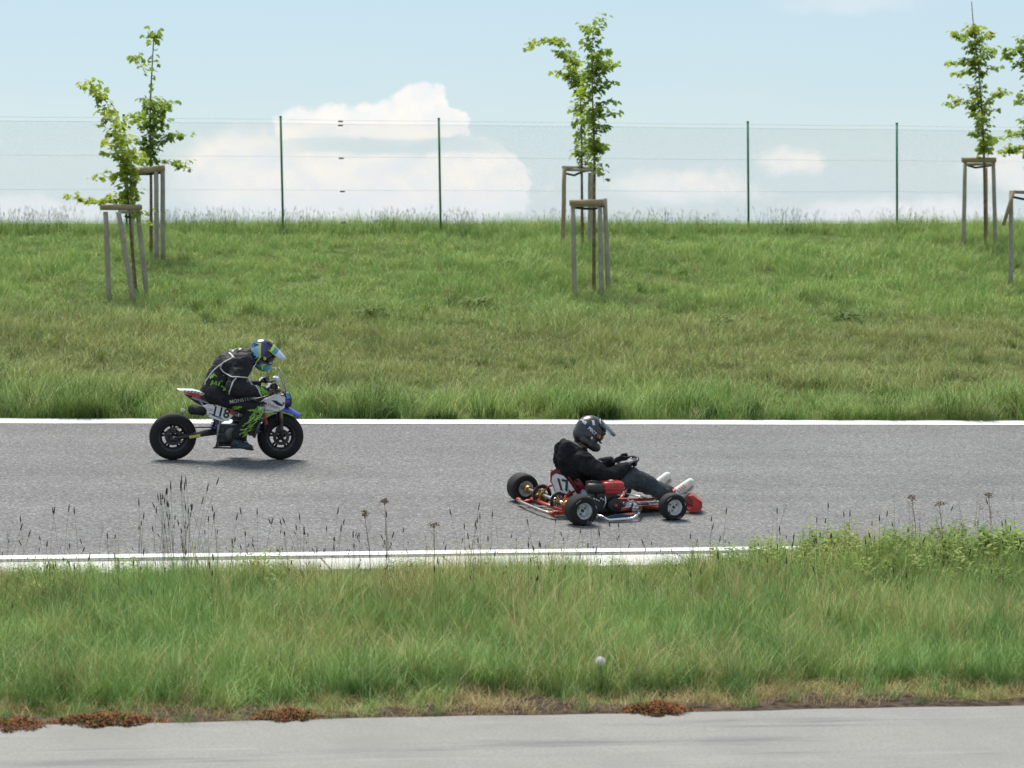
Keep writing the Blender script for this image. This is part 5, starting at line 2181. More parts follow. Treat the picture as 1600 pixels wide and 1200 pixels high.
# brake disc with holes between its spokes
by = -.17
mb = MB()
mb.lathe([(.058, by - .004), (.088, by - .004), (.088, by + .004), (.058, by + .004)], 40, c=(XR, 0, RR), closed=True, smooth=False)
for k in range(10):
    a = .628 * k
    mb.tube([(XR + math.cos(a) * .03, by, RR + math.sin(a) * .03), (XR + math.cos(a + .2) * .06, by, RR + math.sin(a + .2) * .06)], .006, 6)
bd = mb.build('brake_disc', [M_STEELD], kart)
mb = MB()
mb.lathe([(.017, by - .028), (.034, by - .028), (.034, by + .028), (.017, by + .028)], 20, c=(XR, 0, RR), closed=True)
for k in range(4):
    a = 1.57 * k + .4
    mb.lathe([(0, by - .02), (.009, by - .02), (.009, by + .02), (0, by + .02)], 8, c=(XR + math.cos(a) * .045, 0, RR + math.sin(a) * .045))
mb.build('disc_carrier', [M_GOLD], bd)
mb = MB()
mb.box((XR + .075, by - .0, RR + .02), (.07, .065, .06), bev=.2)
mb.box((XR + .085, by - .045, RR + .01), (.05, .03, .045), bev=.2)
mb.build('brake_caliper', [M_GOLD], kart)
# rear bumper bar, worn chrome with painted ends
mb = MB()
mb.tube([(-.105, -.33, .055), (-.125, -.22, .055), (-.13, 0, .055), (-.125, .30, .055), (-.11, .44, .06)], .015, 10, 0)
mb.tube([(-.108, .37, .058), (-.105, .46, .062)], .021, 10, 1)
mb.tube([(-.105, -.27, .056), (-.10, -.37, .055)], .020, 10, 1)
mb.tube([(-.11, -.30, .055), (-.02, -.33, .075)], .014, 8, 1)
mb.tube([(-.11, .33, .056), (-.02, .33, .075)], .014, 8, 1)
mb.tube([(-.09, -.36, .03), (-.10, -.30, .045)], .010, 8, 2)
mb.build('rear_bumper', [mat('worn_chrome', (.50, .48, .46), .38, metal=.8, var=.35, scale=25, col2=(.25, .19, .14)), M_REDPAINT, M_GOLD], kart)
# seat: shell built as a swept bucket
mb = MB()
prof = [(.62, .075), (.50, .060), (.36, .062), (.27, .085), (.175, .16), (.135, .26), (.10, .385)]
wid = [.145, .165, .17, .17, .175, .17, .145]
ht = [.05, .085, .12, .15, .14, .10, .03]
vs = []
nc = 8
for lay in (0, 1):
    for (x, z), w, h in zip(prof, wid, ht):
        for j in range(nc + 1):
            s = -1 + 2 * j / nc
            lift = h * max(0, abs(s) - .55) / .45
            f = min(1, max(0, (x - .17) / .15))
            vs.append((x + (1 - f) * .42 * (.06 - s * w) + lift * (1 - f) * .7 - lay * .006 * (1 - f), s * w, z + lift * f + .0 - lay * .006 * f))
npf = len(prof)
fs = []
n0 = npf * (nc + 1)
for i in range(npf - 1):
    for j in range(nc):
        a = i * (nc + 1) + j
        fs.append([a, a + 1, a + nc + 2, a + nc + 1])
        fs.append([n0 + a, n0 + a + nc + 1, n0 + a + nc + 2, n0 + a + 1])
rim = [i * (nc + 1) for i in range(npf)] + [(npf - 1) * (nc + 1) + j for j in range(1, nc + 1)] + [i * (nc + 1) + nc for i in range(npf - 2, -1, -1)] + [j for j in range(nc - 1, 0, -1)]
for a, b in zip(rim, rim[1:] + rim[:1]):
    fs.append([a, b, b + n0, a + n0])
mb.add(vs, fs, 0)
seat = mb.build('seat', [M_MAROON], kart)


# number panel on the seat back, facing rearwards
def backface(y, h, off=.012):
    """point on the seat back: y across, h height"""
    hs = [p[1] for p in prof][::-1]
    xs = [p[0] for p in prof][::-1]
    x = float(np.interp(h, [p[1] for p in prof][3:], [p[0] for p in prof][3:]))
    return (x - off + .42 * (.06 - y) + .10 * max(0, abs(y) - .09), y, h)


SB = Matrix.Translation((0, 0, 0))
out = [(-.165, .115), (.15, .115), (.15, .27), (.12, .36), (.05, .405), (-.05, .395), (-.12, .32), (-.155, .22)]
mb = MB()
mb.add([backface(y, h, .010) for y, h in out] + [backface(y, h, .016) for y, h in out], [list(range(8)), list(range(8, 16))[::-1]] + [[i, (i + 1) % 8, 8 + (i + 1) % 8, 8 + i] for i in range(8)], 0, False)
mb.build('seat_back_edge', [M_MAROON], seat)
inn = [(-.148, .165), (.135, .165), (.132, .26), (.10, .33), (.045, .362), (-.04, .352), (-.10, .29), (-.135, .21)]
mb = MB()
mb.add([backface(y, h, .019) for y, h in inn], [list(range(8))[::-1]], 0, False)
mb.add([backface(y, h, .019) for y, h in [(-.15, .12), (.135, .12), (.135, .155), (-.148, .155)]], [[3, 2, 1, 0]], 1, False)
npn = mb.build('number_plate', [M_WHITE, mat('grey_panel', (.45, .46, .50), .4)], seat)
mb = MB()
vs_, fs_ = text_mesh('17', .155, bold=.004, spacing=.95)
mb.add([backface(-a - .005, .255 + b, .0205) for a, b in vs_], fs_, 0, False)
for (a, b, c, d) in ((.118, .125, .175, .265), ):
    mb.add([backface(y, h, .0205) for y, h in [(a, c), (b, c), (b, d), (a, d)]], [[0, 1, 2, 3]], 0, False)
mb.build('number_lettering', [M_INK], seat)
mb = MB()
mb.tube([(XR, .27, .15), (.10, .20, .22), (.185, .14, .27)], .012, 8)
mb.tube([(XR, -.27, .15), (.10, -.20, .20), (.20, -.14, .22)], .012, 8)
mb.build('seat_stay', [M_RED], kart)
# engine on the near side of the seat
EY = -.335
mb = MB()
mb.box((.40, EY, .165), (.20, .17, .15), bev=.12)
mb.box((.33, EY + .01, .13), (.16, .20, .11), bev=.15)
mb.box((.42, EY, .085), (.26, .18, .03), bev=.2)
en = mb.build('engine', [M_BLACKPL], kart)
mb = MB()
for k in range(7):
    mb.box((.285 - .012 * k, EY + .02, .18 + .004 * k), (.006, .13, .11), (0, R(20), 0), bev=0)
mb.build('cylinder_fins', [mat('engine_alloy', (.30, .30, .31), .45, metal=.7, var=.2)], en)
mb = MB()
yb = EY - .085
mb.lathe([(0, yb - .058), (.022, yb - .058), (.026, yb - .050), (.050, yb - .050), (.062, yb - .044), (.070, yb - .030), (.072, yb), (.0, yb)], 36, c=(.470, 0, .132))
rc = mb.build('recoil_starter', [M_BLACKPL], en)
mb = MB()
for k in range(14):
    a = 2 * math.pi * k / 14
    mb.box((.470 + .038 * math.cos(a), yb - .051, .132 + .038 * math.sin(a)), (.018, .004, .004), (0, -a, 0), bev=0)
mb.lathe([(.056, yb - .050), (.064, yb - .047), (.060, yb - .042)], 30, c=(.470, 0, .132))
mb.build('starter_grille', [M_STEELD], rc)
mb = MB()
mb.lathe([(0, yb - .0605), (.016, yb - .0605), (.016, yb - .057)], 16, c=(.470, 0, .130))
mb.build('red_badge', [M_RED], rc)
mb = MB()
superbox(mb, (.468, EY - .005, .296), (.110, .105, .050))
superbox(mb, (.468, EY - .005, .268), (.104, .100, .042))
superbox(mb, (.470, EY - .005, .281), (.119, .114, .009))
ft = mb.build('fuel_tank', [M_RED], en)
mb = MB()
mb.lathe([(0, .352), (.026, .352), (.030, .347), (.031, .338)], 20, c=(.47, EY, 0), axis='Z')
mb.build('fuel_cap', [M_ALU], ft)
mb = MB()
mb.tube([(.205, EY - .06, .285), (.222, EY - .06, .285), (.355, EY - .06, .280), (.370, EY - .06, .280)], [.030, .050, .050, .035], 18)
mb.box((.29, EY - .01, .300), (.12, .09, .07), bev=.25)
mb.tube([(.21, EY - .03, .343), (.29, EY - .05, .348), (.37, EY - .04, .335)], .007, 6)
mb.build('air_filter', [M_BLACKPL], en)
mb = MB()
mb.tube([(.27, EY - .02, .24), (.23, EY - .04, .20), (.235, EY - .05, .13), (.30, EY - .06, .10)], .016, 8)
for k in range(6):
    mb.ball((.27 + .022 * k, EY - .095, .195 - .01 * (k % 3)), .011, 0, 8, 6)
mb.tube([(.38, EY - .09, .22), (.385, EY - .10, .16), (.36, EY - .10, .10)], .008, 6)
mb.build('exhaust_pipe', [M_ALU], en)
mb = MB()
mb.tube([(.30, .0 + sp_y * 0 + EY + .115, .115), (XR, EY + .115, RR + .09)], .006, 5)
mb.tube([(.30, EY + .115, .085), (XR, EY + .115, RR - .09)], .006, 5)
mb.lathe([(0, EY + .105), (.035, EY + .105), (.035, EY + .125), (0, EY + .125)], 20, c=(.30, 0, .10))
mb.build('drive_chain', [M_STEELD], kart)
# side bars
for s in (-1, 1):
    mb = MB()
    mb.tube([(.25, s * .36, .065), (.265, s * .56, .062), (.30, s * .615, .045), (.335, s * .63, .030), (.56, s * .63, .036), (.60, s * .622, .055), (.655, s * .57, .070), (.80, s * .33, .070)], .0135, 12, 0)
    mb.tube([(.245, s * .50, .070), (.27, s * .52, .025)], .014, 8, 0)
    sb = mb.build('side_bar', [M_CHROME], kart)
    mb = MB()
    mb.prism([(.33, .052), (.36, .038), (.56, .044), (.60, .070), (.64, .085), (.52, .082), (.40, .068)], s * .600, s * .588, 0)
    mb.build('side_panel', [M_NAVY], sb)
    mb = MB()
    mb.add([(.48, s * .6015, .072), (.56, s * .6015, .066), (.60, s * .6015, .074), (.62, s * .6015, .082), (.52, s * .6015, .080)], [[0, 1, 2, 3, 4]], 0, False)
    mb.build('orange_flash', [M_ORANGE], sb)
# pedals, steering
mb = MB()
mb.tube([(1.15, 0, .08), (1.0, 0, .22), (.805, 0, .430)], .011, 8)
mb.build('steering_column', [M_STEELD], kart)
mb = MB()
Ms = Matrix.Translation((.800, 0, .440)) @ Matrix.Rotation(R(-30), 4, 'Y') @ Matrix.Rotation(R(12), 4, 'Z')
mb.tube([Ms @ Vector((.095 * math.cos(a), .135 * math.sin(a), .02)) for a in np.linspace(0, 2 * math.pi, 33)[:-1]], .0135, 10, closed=True)
for a in (.2, 2.1, 4.2):
    mb.tube([Ms @ Vector((0, 0, 0)), Ms @ Vector((.095 * math.cos(a), .135 * math.sin(a), .02))], .009, 6, 1)
mb.build('steering_wheel', [M_BLACKPL, M_ALU], kart)
for s in (-1, 1):
    mb = MB()
    mb.tube([(1.27, s * .17, .07), (1.30, s * .17, .13), (1.315, s * .17, .20)], .008, 8)
    mb.tube([(1.318, s * .21, .20), (1.318, s * .11, .20)], .010, 8)
    mb.build('pedal', [M_ALU], kart)
    mb = MB()
    mb.tube([(XF, s * .44, .085), (XF, s * .44, .155)], .014, 8)
    mb.tube([(XF, s * .44, RF), (XF, s * .56, RF)], .010, 8)
    mb.tube([(XF - .005, s * .44, .09), (1.06, s * .06, .10)], .007, 6)
    mb.ball((XF - .04, s * .40, .10), .016)
    mb.build('steering_knuckle', [M_ALU], kart)
mb = MB()
mb.tube([(.62, -.30, .10), (.72, -.29, .145), (.80, -.25, .105)], .009, 8)
mb.tube([(.66, -.30, .16), (.78, -.28, .09), (.95, -.25, .085)], .007, 6)
mb.ball((.74, -.30, .098), .032, 0, 10, 8)
mb.box((.74, -.31, .07), (.07, .04, .05), bev=.2)
mb.build('brake_master_cylinder', [M_ALU], kart)
mb = MB()
mb.box((.60, -.20, .10), (.13, .05, .06), (0, .2, 0), bev=.15)
mb.tube([(.55, -.23, .085), (.67, -.23, .085), (.69, -.23, .14)], .014, 8)
mb.build('engine_mount', [M_REDPAINT], kart)
# front bumper hoop and red nose
mb = MB()
for s in (-1, 1):
    mb.tube([(1.20, s * .15, .10), (1.27, s * .19, .155), (1.36, s * .20, .185), (1.38, s * .20, .16), (1.30, s * .18, .12)], .009, 8)
mb.tube([(1.36, -.20, .185), (1.40, 0, .185), (1.36, .20, .185)], .010, 8)
mb.build('front_hoop', [M_CHROME], kart)
mb = MB()
V_ = []
ny = 14
for j in range(ny + 1):
    s = -1 + 2 * j / ny
    y = s * .33
    back = .10 * abs(s) ** 2.2 - .03
    for dx, z in ((0, .175), (.045, .180), (.145, .115), (.150, .060), (.12, .018), (.01, .022), (.055, .055), (.05, .135)):
        V_.append((1.345 + dx - back, y, z))
fs = []
K_ = 8
for j in range(ny):
    for k in range(K_):
        k2 = (k + 1) % K_
        a = j * K_
        fs.append([a + k, a + k2, a + K_ + k2, a + K_ + k])
fs += [[k for k in range(K_)][::-1], [ny * K_ + k for k in range(K_)]]
mb.add(V_, fs, 0, False)
mb.build('front_fairing', [M_RED], kart)

# ================================================================== KART DRIVER
MK = kart.matrix_world.copy()
mb = MB()
chain(mb, [((.36, 0, .17), .08), ((.30, 0, .38), .09), ((.265, 0, .52), .075), ((.30, 0, .58), .060), ((.355, 0, .66), .058)])
mb.ball((.395, 0, .735), (.090, .074, .108), 0, 16, 12)
mb.ball((.478, 0, .70), (.016, .012, .018), 0)
for s in (-1, 1):
    limb(mb, s, [((.26, .16, .50), .05), ((.44, .255, .365), .036), ((.70, .172, .43), .025)])
    limb(mb, s, [((.38, .09, .165), .07), ((.785, .145, .345), .05), ((1.15, .165, .185), .036), ((1.215, .168, .14), .034), ((1.30, .168, .22), .03)])
drv = blob('person', mb, .012, [M_SKIN], None, smooth=5)
tag(drv, 'driver in black hoodie, dark jeans and white shoes seated low in the kart', 'person')
drv.matrix_world = MK
# jeans
mb = MB()
chain(mb, [((.30, 0, .155), .105), ((.38, 0, .155), .10)])
for s in (-1, 1):
    limb(mb, s, [((.33, .10, .165), .10), ((.56, .130, .26), .094), ((.785, .148, .342), .084), ((.92, .155, .272), .082), ((1.06, .163, .205), .072), ((1.125, .165, .18), .066)])
jn = blob('jeans', mb, .011, [M_JEANS], drv, smooth=3, wrinkle=.014, wscale=11, wdir=(1.5, 1, 1), seed=6)
# hoodie
mb = MB()
chain(mb, [((.32, 0, .19), .130), ((.30, 0, .30), .138), ((.265, 0, .42), .150), ((.255, 0, .50), .142)])
for s in (-1, 1):
    chain(mb, [((.25, s * .08, .46), .135), ((.265, s * .165, .495), .095)])
    limb(mb, s, [((.265, .17, .495), .095), ((.36, .235, .425), .086), ((.435, .262, .365), .078), ((.56, .22, .375), .070), ((.64, .19, .415), .060), ((.700, .170, .436), .047)])
    chain(mb, [((.28, s * .10, .555), .042), ((.215, s * .10, .598), .040), ((.165, s * .06, .632), .048), ((.150, 0, .638), .050)])
chain(mb, [((.150, -.04, .60), .072), ((.150, -.05, .50), .080), ((.185, -.04, .42), .085)])
chain(mb, [((.150, .04, .60), .072), ((.150, .05, .50), .080), ((.185, .04, .42), .085)])
hd = blob('hoodie', mb, .011, [M_HOODIE], drv, smooth=3, wrinkle=.014, wscale=10, wdir=(1, 1, 1.5), seed=2)
bhd = tree_of(hd)
mb = MB()
piping(bhd, [(.385, .565), (.40, .53), (.415, .50)], .005, mb)
mb.build('zip_edge', [M_PALE], hd)
mb = MB()
mb.tube([Vector((.285, -.090, .612)), Vector((.225, -.092, .650)), Vector((.18, -.06, .676)), Vector((.165, 0, .682)), Vector((.18, .06, .676)), Vector((.225, .092, .650))], .009, 8)
mb.build('hood_lining', [mat('grey_lining', (.22, .22, .24), .8)], hd)
# shoes, socks
for s in (-1, 1):
    dx, dz = (0, 0) if s < 0 else (-.06, .01)
    mb = MB()
    limb(mb, s, [((1.205 + dx, .170, .150 + dz), .043), ((1.245 + dx, .171, .190 + dz), .048), ((1.315 + dx, .176, .240 + dz), .045), ((1.368 + dx, .180, .280 + dz), .038)])
    limb(mb, s, [((1.205 + dx, .170, .155 + dz), .042), ((1.18 + dx, .169, .178 + dz), .040)])
    shs = blob('shoe', mb, .0075, [mat('white_canvas', (.68, .66, .60), .75, var=.12, scale=30)], drv, smooth=3)
    mb = MB()
    T = Matrix.Translation((1.228 + dx, s * .171, .140 + dz)) @ Matrix.Rotation(R(-39), 4, 'Y')
    pr = [(-.045, -.045), (.0, -.050), (.10, -.044), (.185, -.040), (.200, -.022), (.10, -.026), (-.045, -.026)]
    mb.prism([(a, b) for a, b in pr], -.036, .036, 0, bev=.005, M=T)
    mb.build('sole', [mat('off_white_sole', (.55, .53, .47), .8)], shs)
    bs = tree_of(shs)
    mb = MB()
    for k in range(4):
        x0, z0 = 1.232 + dx + .020 * k, .212 + dz + .0145 * k
        piping(bs, [(x0 - .012, z0 + .006), (x0 + .010, z0 - .020)], .0035, mb, side=s, n=3)
    mb.build('red_laces', [M_RED], shs)
    mb = MB()
    limb(mb, s, [((1.10 + dx * .5, .166, .188), .046), ((1.19 + dx, .169, .172 + dz), .042)])
    sk = blob('sock', mb, .009, [mat('navy_sock', (.012, .02, .06), .85)], drv, smooth=2)
    mb = MB()
    mb.tube([Vector((1.178 + dx, s * .169 + .043 * math.cos(a), .178 + dz + .043 * math.sin(a))) + Vector((math.sin(a) * .03, 0, 0)) for a in np.linspace(0, 6.28, 17)[:-1]], .009, 8, closed=True)
    mb.build('red_cuff', [M_RED], sk)
# gloves
hand('glove', [M_GLOVE, M_GREYGL], drv, (.700, -.170, .440), (.780, -.145, .470), (.35, 1, .3), side=1, voxel=.005)
hand('glove', [M_GLOVE, M_GREYGL], drv, (.735, .160, .452), (.816, .140, .484), (-.35, 1, -.3), side=-1)
# helmet with printed goggle strap
MH2 = Matrix.Translation((.395, 0, .752)) @ Matrix.Rotation(R(-5), 4, 'Z') @ Matrix.Rotation(R(20), 4, 'Y') @ Matrix.Rotation(R(8), 4, 'X')
M_HGREY = mat('satin_black_shell', (.026, .027, .030), .34, coat=.35, var=.35, scale=10)
M_SMOKE = mat('smoky_peak', (.06, .068, .075), .28, coat=.4, var=.15)
hm2, bh2 = helmet(drv, MH2, M_HGREY, mat('matt_black_chin', (.014, .014, .015), .55), [M_HGREY, M_HGREY, M_SMOKE, M_SMOKE], M_LENS)
helm_print('goggle_strap', [[(-.135, .072), (-.115, .100), (-.04, .062), (-.058, .028)], [(-.058, .028), (-.04, .062), (.060, .024), (.050, -.012)]], M_NAVY, .004, bh2, MH2, hm2)
mb = MB()
write(mb, 'PECT', .036, (-.020, .030), R(-21), bvh=bh2, off=.0055, bold=.0012, spacing=1.12)
write(mb, 'RES', .026, (-.108, .072), R(-27), bvh=bh2, off=.0055, bold=.0008, spacing=.9)
me = mb.mesh('strap_lettering', [M_WHITE])
me.transform(MH2)
link('strap_lettering', me, hm2)
helm_print('yellow_patch', [[(.062, .020), (.066, -.012), (.092, -.020), (.088, .012)]], mat('yellow_patch', (.62, .38, .04), .5), .006, bh2, MH2, hm2, False)
helm_print('pink_patch', [[(.036, .028), (.040, -.004), (.060, -.010), (.058, .020)]], mat('pink_patch', (.45, .08, .14), .5), .0058, bh2, MH2, hm2, False)
helm_print('white_sticker', [[(-.052, .115), (-.030, .122), (-.012, .088), (-.034, .080)]], M_PALE, .003, bh2, MH2, hm2)
helm_print('small_sticker', [[(-.012, -.022), (.006, -.018), (.010, -.036), (-.006, -.042)]], M_PALE, .003, bh2, MH2, hm2)
mb = MB()
mb.add([(.105, -.0945, .092), (.165, -.0915, .068), (.163, -.0940, .052), (.110, -.0965, .076)], [[0, 1, 2, 3]], 0, False)
me = mb.mesh('peak_sticker', [M_PALE])
me.transform(Matrix.Translation((0, 0, 0)) @ MH2)
link('peak_sticker', me, hm2)
mb = MB()
rs = random.Random(3)
for k in range(26):
    a = rs.uniform(-1.2, 1.2)
    p = Vector((.300 - .03 * math.cos(a), math.sin(a) * .075, .66))
    mb.tube([p, p + Vector((-.012, rs.uniform(-.01, .01), -.025)), p + Vector((.0, rs.uniform(-.015, .015), -.055))], [.010, .009, .002], 5)
mb.build('hair', [M_HAIR], drv)

# ================================================================== SINGLE PLANTS AND SMALL THINGS
M_PUFF = mat('seed_puff', (.78, .77, .74), .9, var=.08)
M_YELLOW = mat('dandelion_yellow', (.75, .50, .02), .7)
M_PINKISH = mat('pale_pink_petal', (.70, .52, .45), .8)
M_MOSS = mat('red_stonecrop', (.36, .135, .065), .9, var=.4, scale=10, spec=.1, col2=(.25, .13, .055))
M_DARKTUFT = leaf_material('dark_tuft', [(.25, (.042, .095, .020)), (.5, (.070, .140, .030)), (.8, (.11, .19, .045))], (.2, .2, .08), .3)


def stem_thing(name, label, cat, px, py_head, px_f, py_f, head, head_name, r=.003, group=None):
    b = on_ground(px_f, py_f)
    b.z = gz(b.x, b.y)
    t = thing(name, label, cat, b, 0, group)
    tip = at_depth(px, py_head, b.y) - b
    mb = MB()
    mb.tube([(0, 0, -.03), tip * .5 + Vector((.004, 0, 0)), tip], [r, r * .9, r * .8], 6)
    mb.build('stem', M_STALK, t)
    mb = MB()
    m = head(mb, tip)
    mb.build(head_name, m, t)
    return t


def puff(rad):
    def f(mb, tip):
        mb.ball(tip, rad * .22, 1, 8, 6)
        mb.ball(tip, rad * .78, 0, 12, 8)
        n = 130
        for k in range(n):
            z = 1 - 2 * (k + .5) / n
            a = k * 2.39996
            s = math.sqrt(1 - z * z)
            d = Vector((s * math.cos(a), s * math.sin(a), z))
            mb.tube([tip + d * rad * .2, tip + d * rad * .8], .0007, 3, 0, False)
            q = d.orthogonal().normalized()
            w = d.cross(q)
            c = tip + d * rad * .8
            for j in range(6):
                an = j * 1.047
                e = c + d * rad * .2 + (q * math.cos(an) + w * math.sin(an)) * rad * .22
                mb.add([c, e + q * .0016, e - q * .0016], [[0, 1, 2]], 0, False)
        return [M_PUFF, M_STALK]
    return f


def bloom(rad, m):
    def f(mb, tip):
        for ring, (n, rr, up) in enumerate(((16, 1.0, .15), (13, .75, .45), (9, .45, .8))):
            for k in range(n):
                a = 2 * math.pi * k / n + ring * .3
                d = Vector((math.cos(a), math.sin(a), up)).normalized()
                s = Vector((-math.sin(a), math.cos(a), 0)) * rad * .16
                mb.add([tip, tip + d * rad * rr * .6 + s, tip + d * rad * rr, tip + d * rad * rr * .6 - s], [[0, 1, 2, 3]], 0, False)
        return [m]
    return f


stem_thing('dandelion_clock', 'big white dandelion clock standing in the near grass strip', 'dandelion', 938, 1033, 940, 1078, puff(.030), 'seed_head')
stem_thing('dandelion_clock', 'small white dandelion clock at the far track edge behind the bike tail', 'dandelion', 285, 641, 286, 654, puff(.026), 'seed_head')
stem_thing('dandelion_flower', 'yellow dandelion flower on the bank between the left trees and the fence', 'flower', 353, 413, 353, 422, bloom(.045, M_YELLOW), 'flower_head')
stem_thing('pale_flower', 'pale pinkish flower on the bank left of the cut off right tree', 'flower', 1480, 447, 1481, 456, bloom(.045, M_PINKISH), 'flower_head')


def tuft_thing(name, label, px, py, w, h, n, m, bend=.8, bw=.009, cat='grass tuft', group=None):
    b = on_ground(px, py)
    b.z = gz(b.x, b.y)
    t = thing(name, label, cat, b, 0, group)
    V, Fc = [], []
    for i in range(n):
        r = w * math.sqrt(random.random()) * .5
        a = random.uniform(0, 6.283)
        hh = h * random.uniform(.45, 1.1) * (1 - .45 * (r / (w * .5)) ** 2)
        blade(V, Fc, r * math.cos(a), r * math.sin(a) * .8, hh, bw * random.uniform(.6, 1.3), a + random.gauss(0, .9), bend * random.uniform(.2, 1.5), 4, -.03)
    me = bpy.data.meshes.new('blades')
    me.from_pydata(V, [], Fc)
    me.materials.append(m)
    link('blades', me, t, 'stuff')
    return t


G_T = 'dense grass tufts at the far track edge'
tuft_thing('grass_tuft', 'dark bushy grass tuft at the track edge behind the kart driver', 935, 651, .55, .44, 620, M_DARKTUFT, .9, .012, group=G_T)
tuft_thing('grass_tuft', 'wide pale grass tuft at the track edge far left', 112, 649, .90, .46, 520, M_EDGE, 1.1, .009, group=G_T)
tuft_thing('grass_tuft', 'small dark tuft at the track edge midway between bike and kart', 690, 652, .40, .26, 220, M_DARKTUFT, .9, .010, group=G_T)
tuft_thing('grass_tuft', 'spreading tuft at the track edge right of the kart', 1385, 653, .75, .38, 420, M_EDGE, 1.0, .009, group=G_T)
tuft_thing('grass_tuft', 'tall loose tuft at the track edge near the right side', 1520, 655, .65, .45, 340, M_TUFT, 1.0, .009, group=G_T)
G_W = 'low weeds on the bank'


def weed_thing(label, px, py, w, h, n, lw=.05):
    b = on_ground(px, py)
    b.z = gz(b.x, b.y)
    t = thing('low_weed', label, 'weed', b, 0, G_W)
    V, Fc = [], []
    for i in range(n):
        a = random.uniform(0, 6.283)
        r = w * .5 * math.sqrt(random.random())
        z = h * random.uniform(.2, 1) * (1 - .5 * (2 * r / w) ** 2)
        p = Vector((r * math.cos(a), r * math.sin(a), z))
        d = Vector((math.cos(a), math.sin(a), random.uniform(.0, .8))).normalized()
        sd = Vector((-math.sin(a), math.cos(a), random.uniform(-.3, .3)))
        L = lw * random.uniform(1.4, 2.6)
        o = len(V)
        for q in (p, p + d * L * .4 + sd * L * .25, p + d * L * .5, p + d * L * .4 - sd * L * .25, p + d * L - Vector((0, 0, .2 * L))):
            V.append(tuple(q))
        Fc += [[o, o + 1, o + 2], [o, o + 2, o + 3], [o + 1, o + 4, o + 2], [o + 2, o + 4, o + 3]]
        blade(V, Fc, p.x * .3, p.y * .3, z, .006, a, .6)
    me = bpy.data.meshes.new('leaves')
    me.from_pydata(V, [], Fc)
    me.materials.append(M_DARKTUFT)
    link('leaves', me, t, 'stuff')


weed_thing('dark broad leaved weed on the bank at the right, below the right tree', 1322, 501, .45, .16, 120)
weed_thing('broad leaved weed on the bank up and right of the kart driver', 1125, 508, .34, .16, 80)
weed_thing('sprawling weed on the bank right of the bike rider', 580, 498, .55, .20, 130)
weed_thing('low weed patch on the bank left of the front centre stakes', 790, 416, .42, .13, 80)
weed_thing('leafy weed on the bank below and left of the centre trees', 745, 478, .50, .17, 110)


def dry_weed(label, px, py_tip, px_f, py_f, spread):
    b = on_ground(px_f, py_f)
    b.z = gz(b.x, b.y)
    t = thing('dry_weed', label, 'dry weed', b, 0, 'dry brown weeds in the near verge')
    tip = at_depth(px, py_tip, b.y) - b
    mb = MB()
    mb.tube([(0, 0, -.03), tip * .5 + Vector((.01, 0, 0)), tip], [.0035, .003, .002], 6)
    for k in range(5):
        f = .35 + .12 * k
        q = tip * f
        a = k * 2.4
        mb.tube([q, q + Vector((math.cos(a) * .05, math.sin(a) * .05, .07))], [.002, .001], 4)
    mb.build('stem', M_BROWNHEAD, t)
    mb = MB()
    for k in range(15):
        a = k * 2.4
        r = spread * .8 * math.sqrt((k + .5) / 15)
        e = tip + Vector((math.cos(a) * r * random.uniform(.7, 1.15), math.sin(a) * r * random.uniform(.7, 1.15), random.uniform(.018, .05) - r * .35))
        mb.tube([tip - Vector((0, 0, .01)), (tip + e) / 2 + Vector((0, 0, .004)), e], .0009, 3, 0, False)
        for j in range(5):
            mb.ball(e + Vector((random.gauss(0, .006), random.gauss(0, .006), random.gauss(0, .005))), .0034, 0, 5, 4)
    mb.build('seed_umbel', M_BROWNHEAD, t)


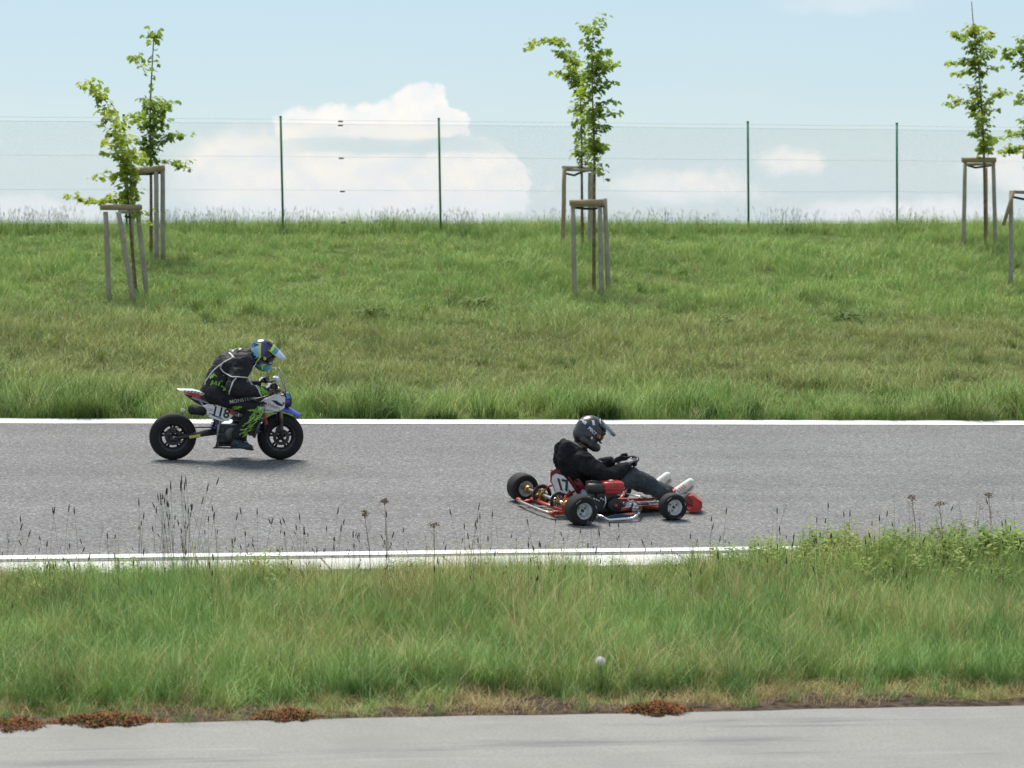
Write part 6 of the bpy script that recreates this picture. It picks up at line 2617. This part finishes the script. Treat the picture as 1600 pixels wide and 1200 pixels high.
dry_weed('tall dry brown weed in front of the track, left of the kart', 601, 788, 604, 905, .045)
dry_weed('short dry weed with a flat brown head just left of the kart', 678, 824, 676, 900, .060)
dry_weed('bent dry weed between the tall dry weed and the bike shadow', 570, 808, 580, 905, .035)
dry_weed('dry brown weed with a wide head right of the kart nose', 1468, 790, 1472, 860, .075)
dry_weed('dry weed left of the widest headed one at the right verge', 1425, 782, 1432, 862, .05)
dry_weed('dry brown weed at the far right of the near verge', 1545, 778, 1548, 856, .05)


def moss(label, px0, px1, py, h):
    a, b = on_ground(px0, py), on_ground(px1, py - (px1 - px0) * .0165)
    c = (a + b) / 2
    c.z = gz(c.x, c.y)
    t = thing('stonecrop_patch', label, 'moss patch', c, math.atan2(b.y - a.y, b.x - a.x), 'red stonecrop patches along the concrete edge')
    L = (b - a).length
    mb = MB()
    n = int(L * 1900)
    for k in range(n):
        s = random.gauss(0, .27)
        if abs(s) > .6:
            continue
        q = random.uniform(-1, 1)
        prof = max(.05, (1 - min(1, abs(2 * s)) ** 3)) * (1 - q * q * .8)
        r = random.uniform(.006, .014)
        z = h * prof * random.uniform(.55, 1.0)
        p = Vector((s * L + random.gauss(0, .012), (q * .15 + .025 * math.sin(s * 17)) * (1 - min(.8, 2.4 * s * s)), z - .004))
        mi = random.choice((0, 0, 0, 1, 2))
        for j in range(4):      # a stonecrop shoot: a few fleshy leaves
            a = random.uniform(0, 6.283)
            d = Vector((math.cos(a), math.sin(a), random.uniform(.1, 1.3))).normalized() * r * random.uniform(.9, 1.9)
            w = Vector((-math.sin(a), math.cos(a), 0)) * r * .38
            mb.add([p - w, p + w, p + d + w * .4, p + d * 1.15, p + d - w * .4], [[0, 1, 2, 3, 4]], mi, False)
    mb.build('cushion', [M_MOSS, mat('olive_stonecrop', (.17, .15, .05), .9, var=.35, scale=20, spec=.1), mat('brown_stonecrop', (.12, .06, .04), .9, var=.35, scale=20, spec=.1)], t, 'stuff')


moss('reddish stonecrop cushion on the concrete edge at the far left corner', -25, 72, 1138, .05)
moss('longest orange red stonecrop cushion on the concrete edge at left', 76, 244, 1132, .055)
moss('dull red stonecrop cushion on the concrete edge left of the middle', 392, 500, 1124, .05)
moss('brightest brick red stonecrop cushion below the dandelion clock', 972, 1076, 1115, .065)
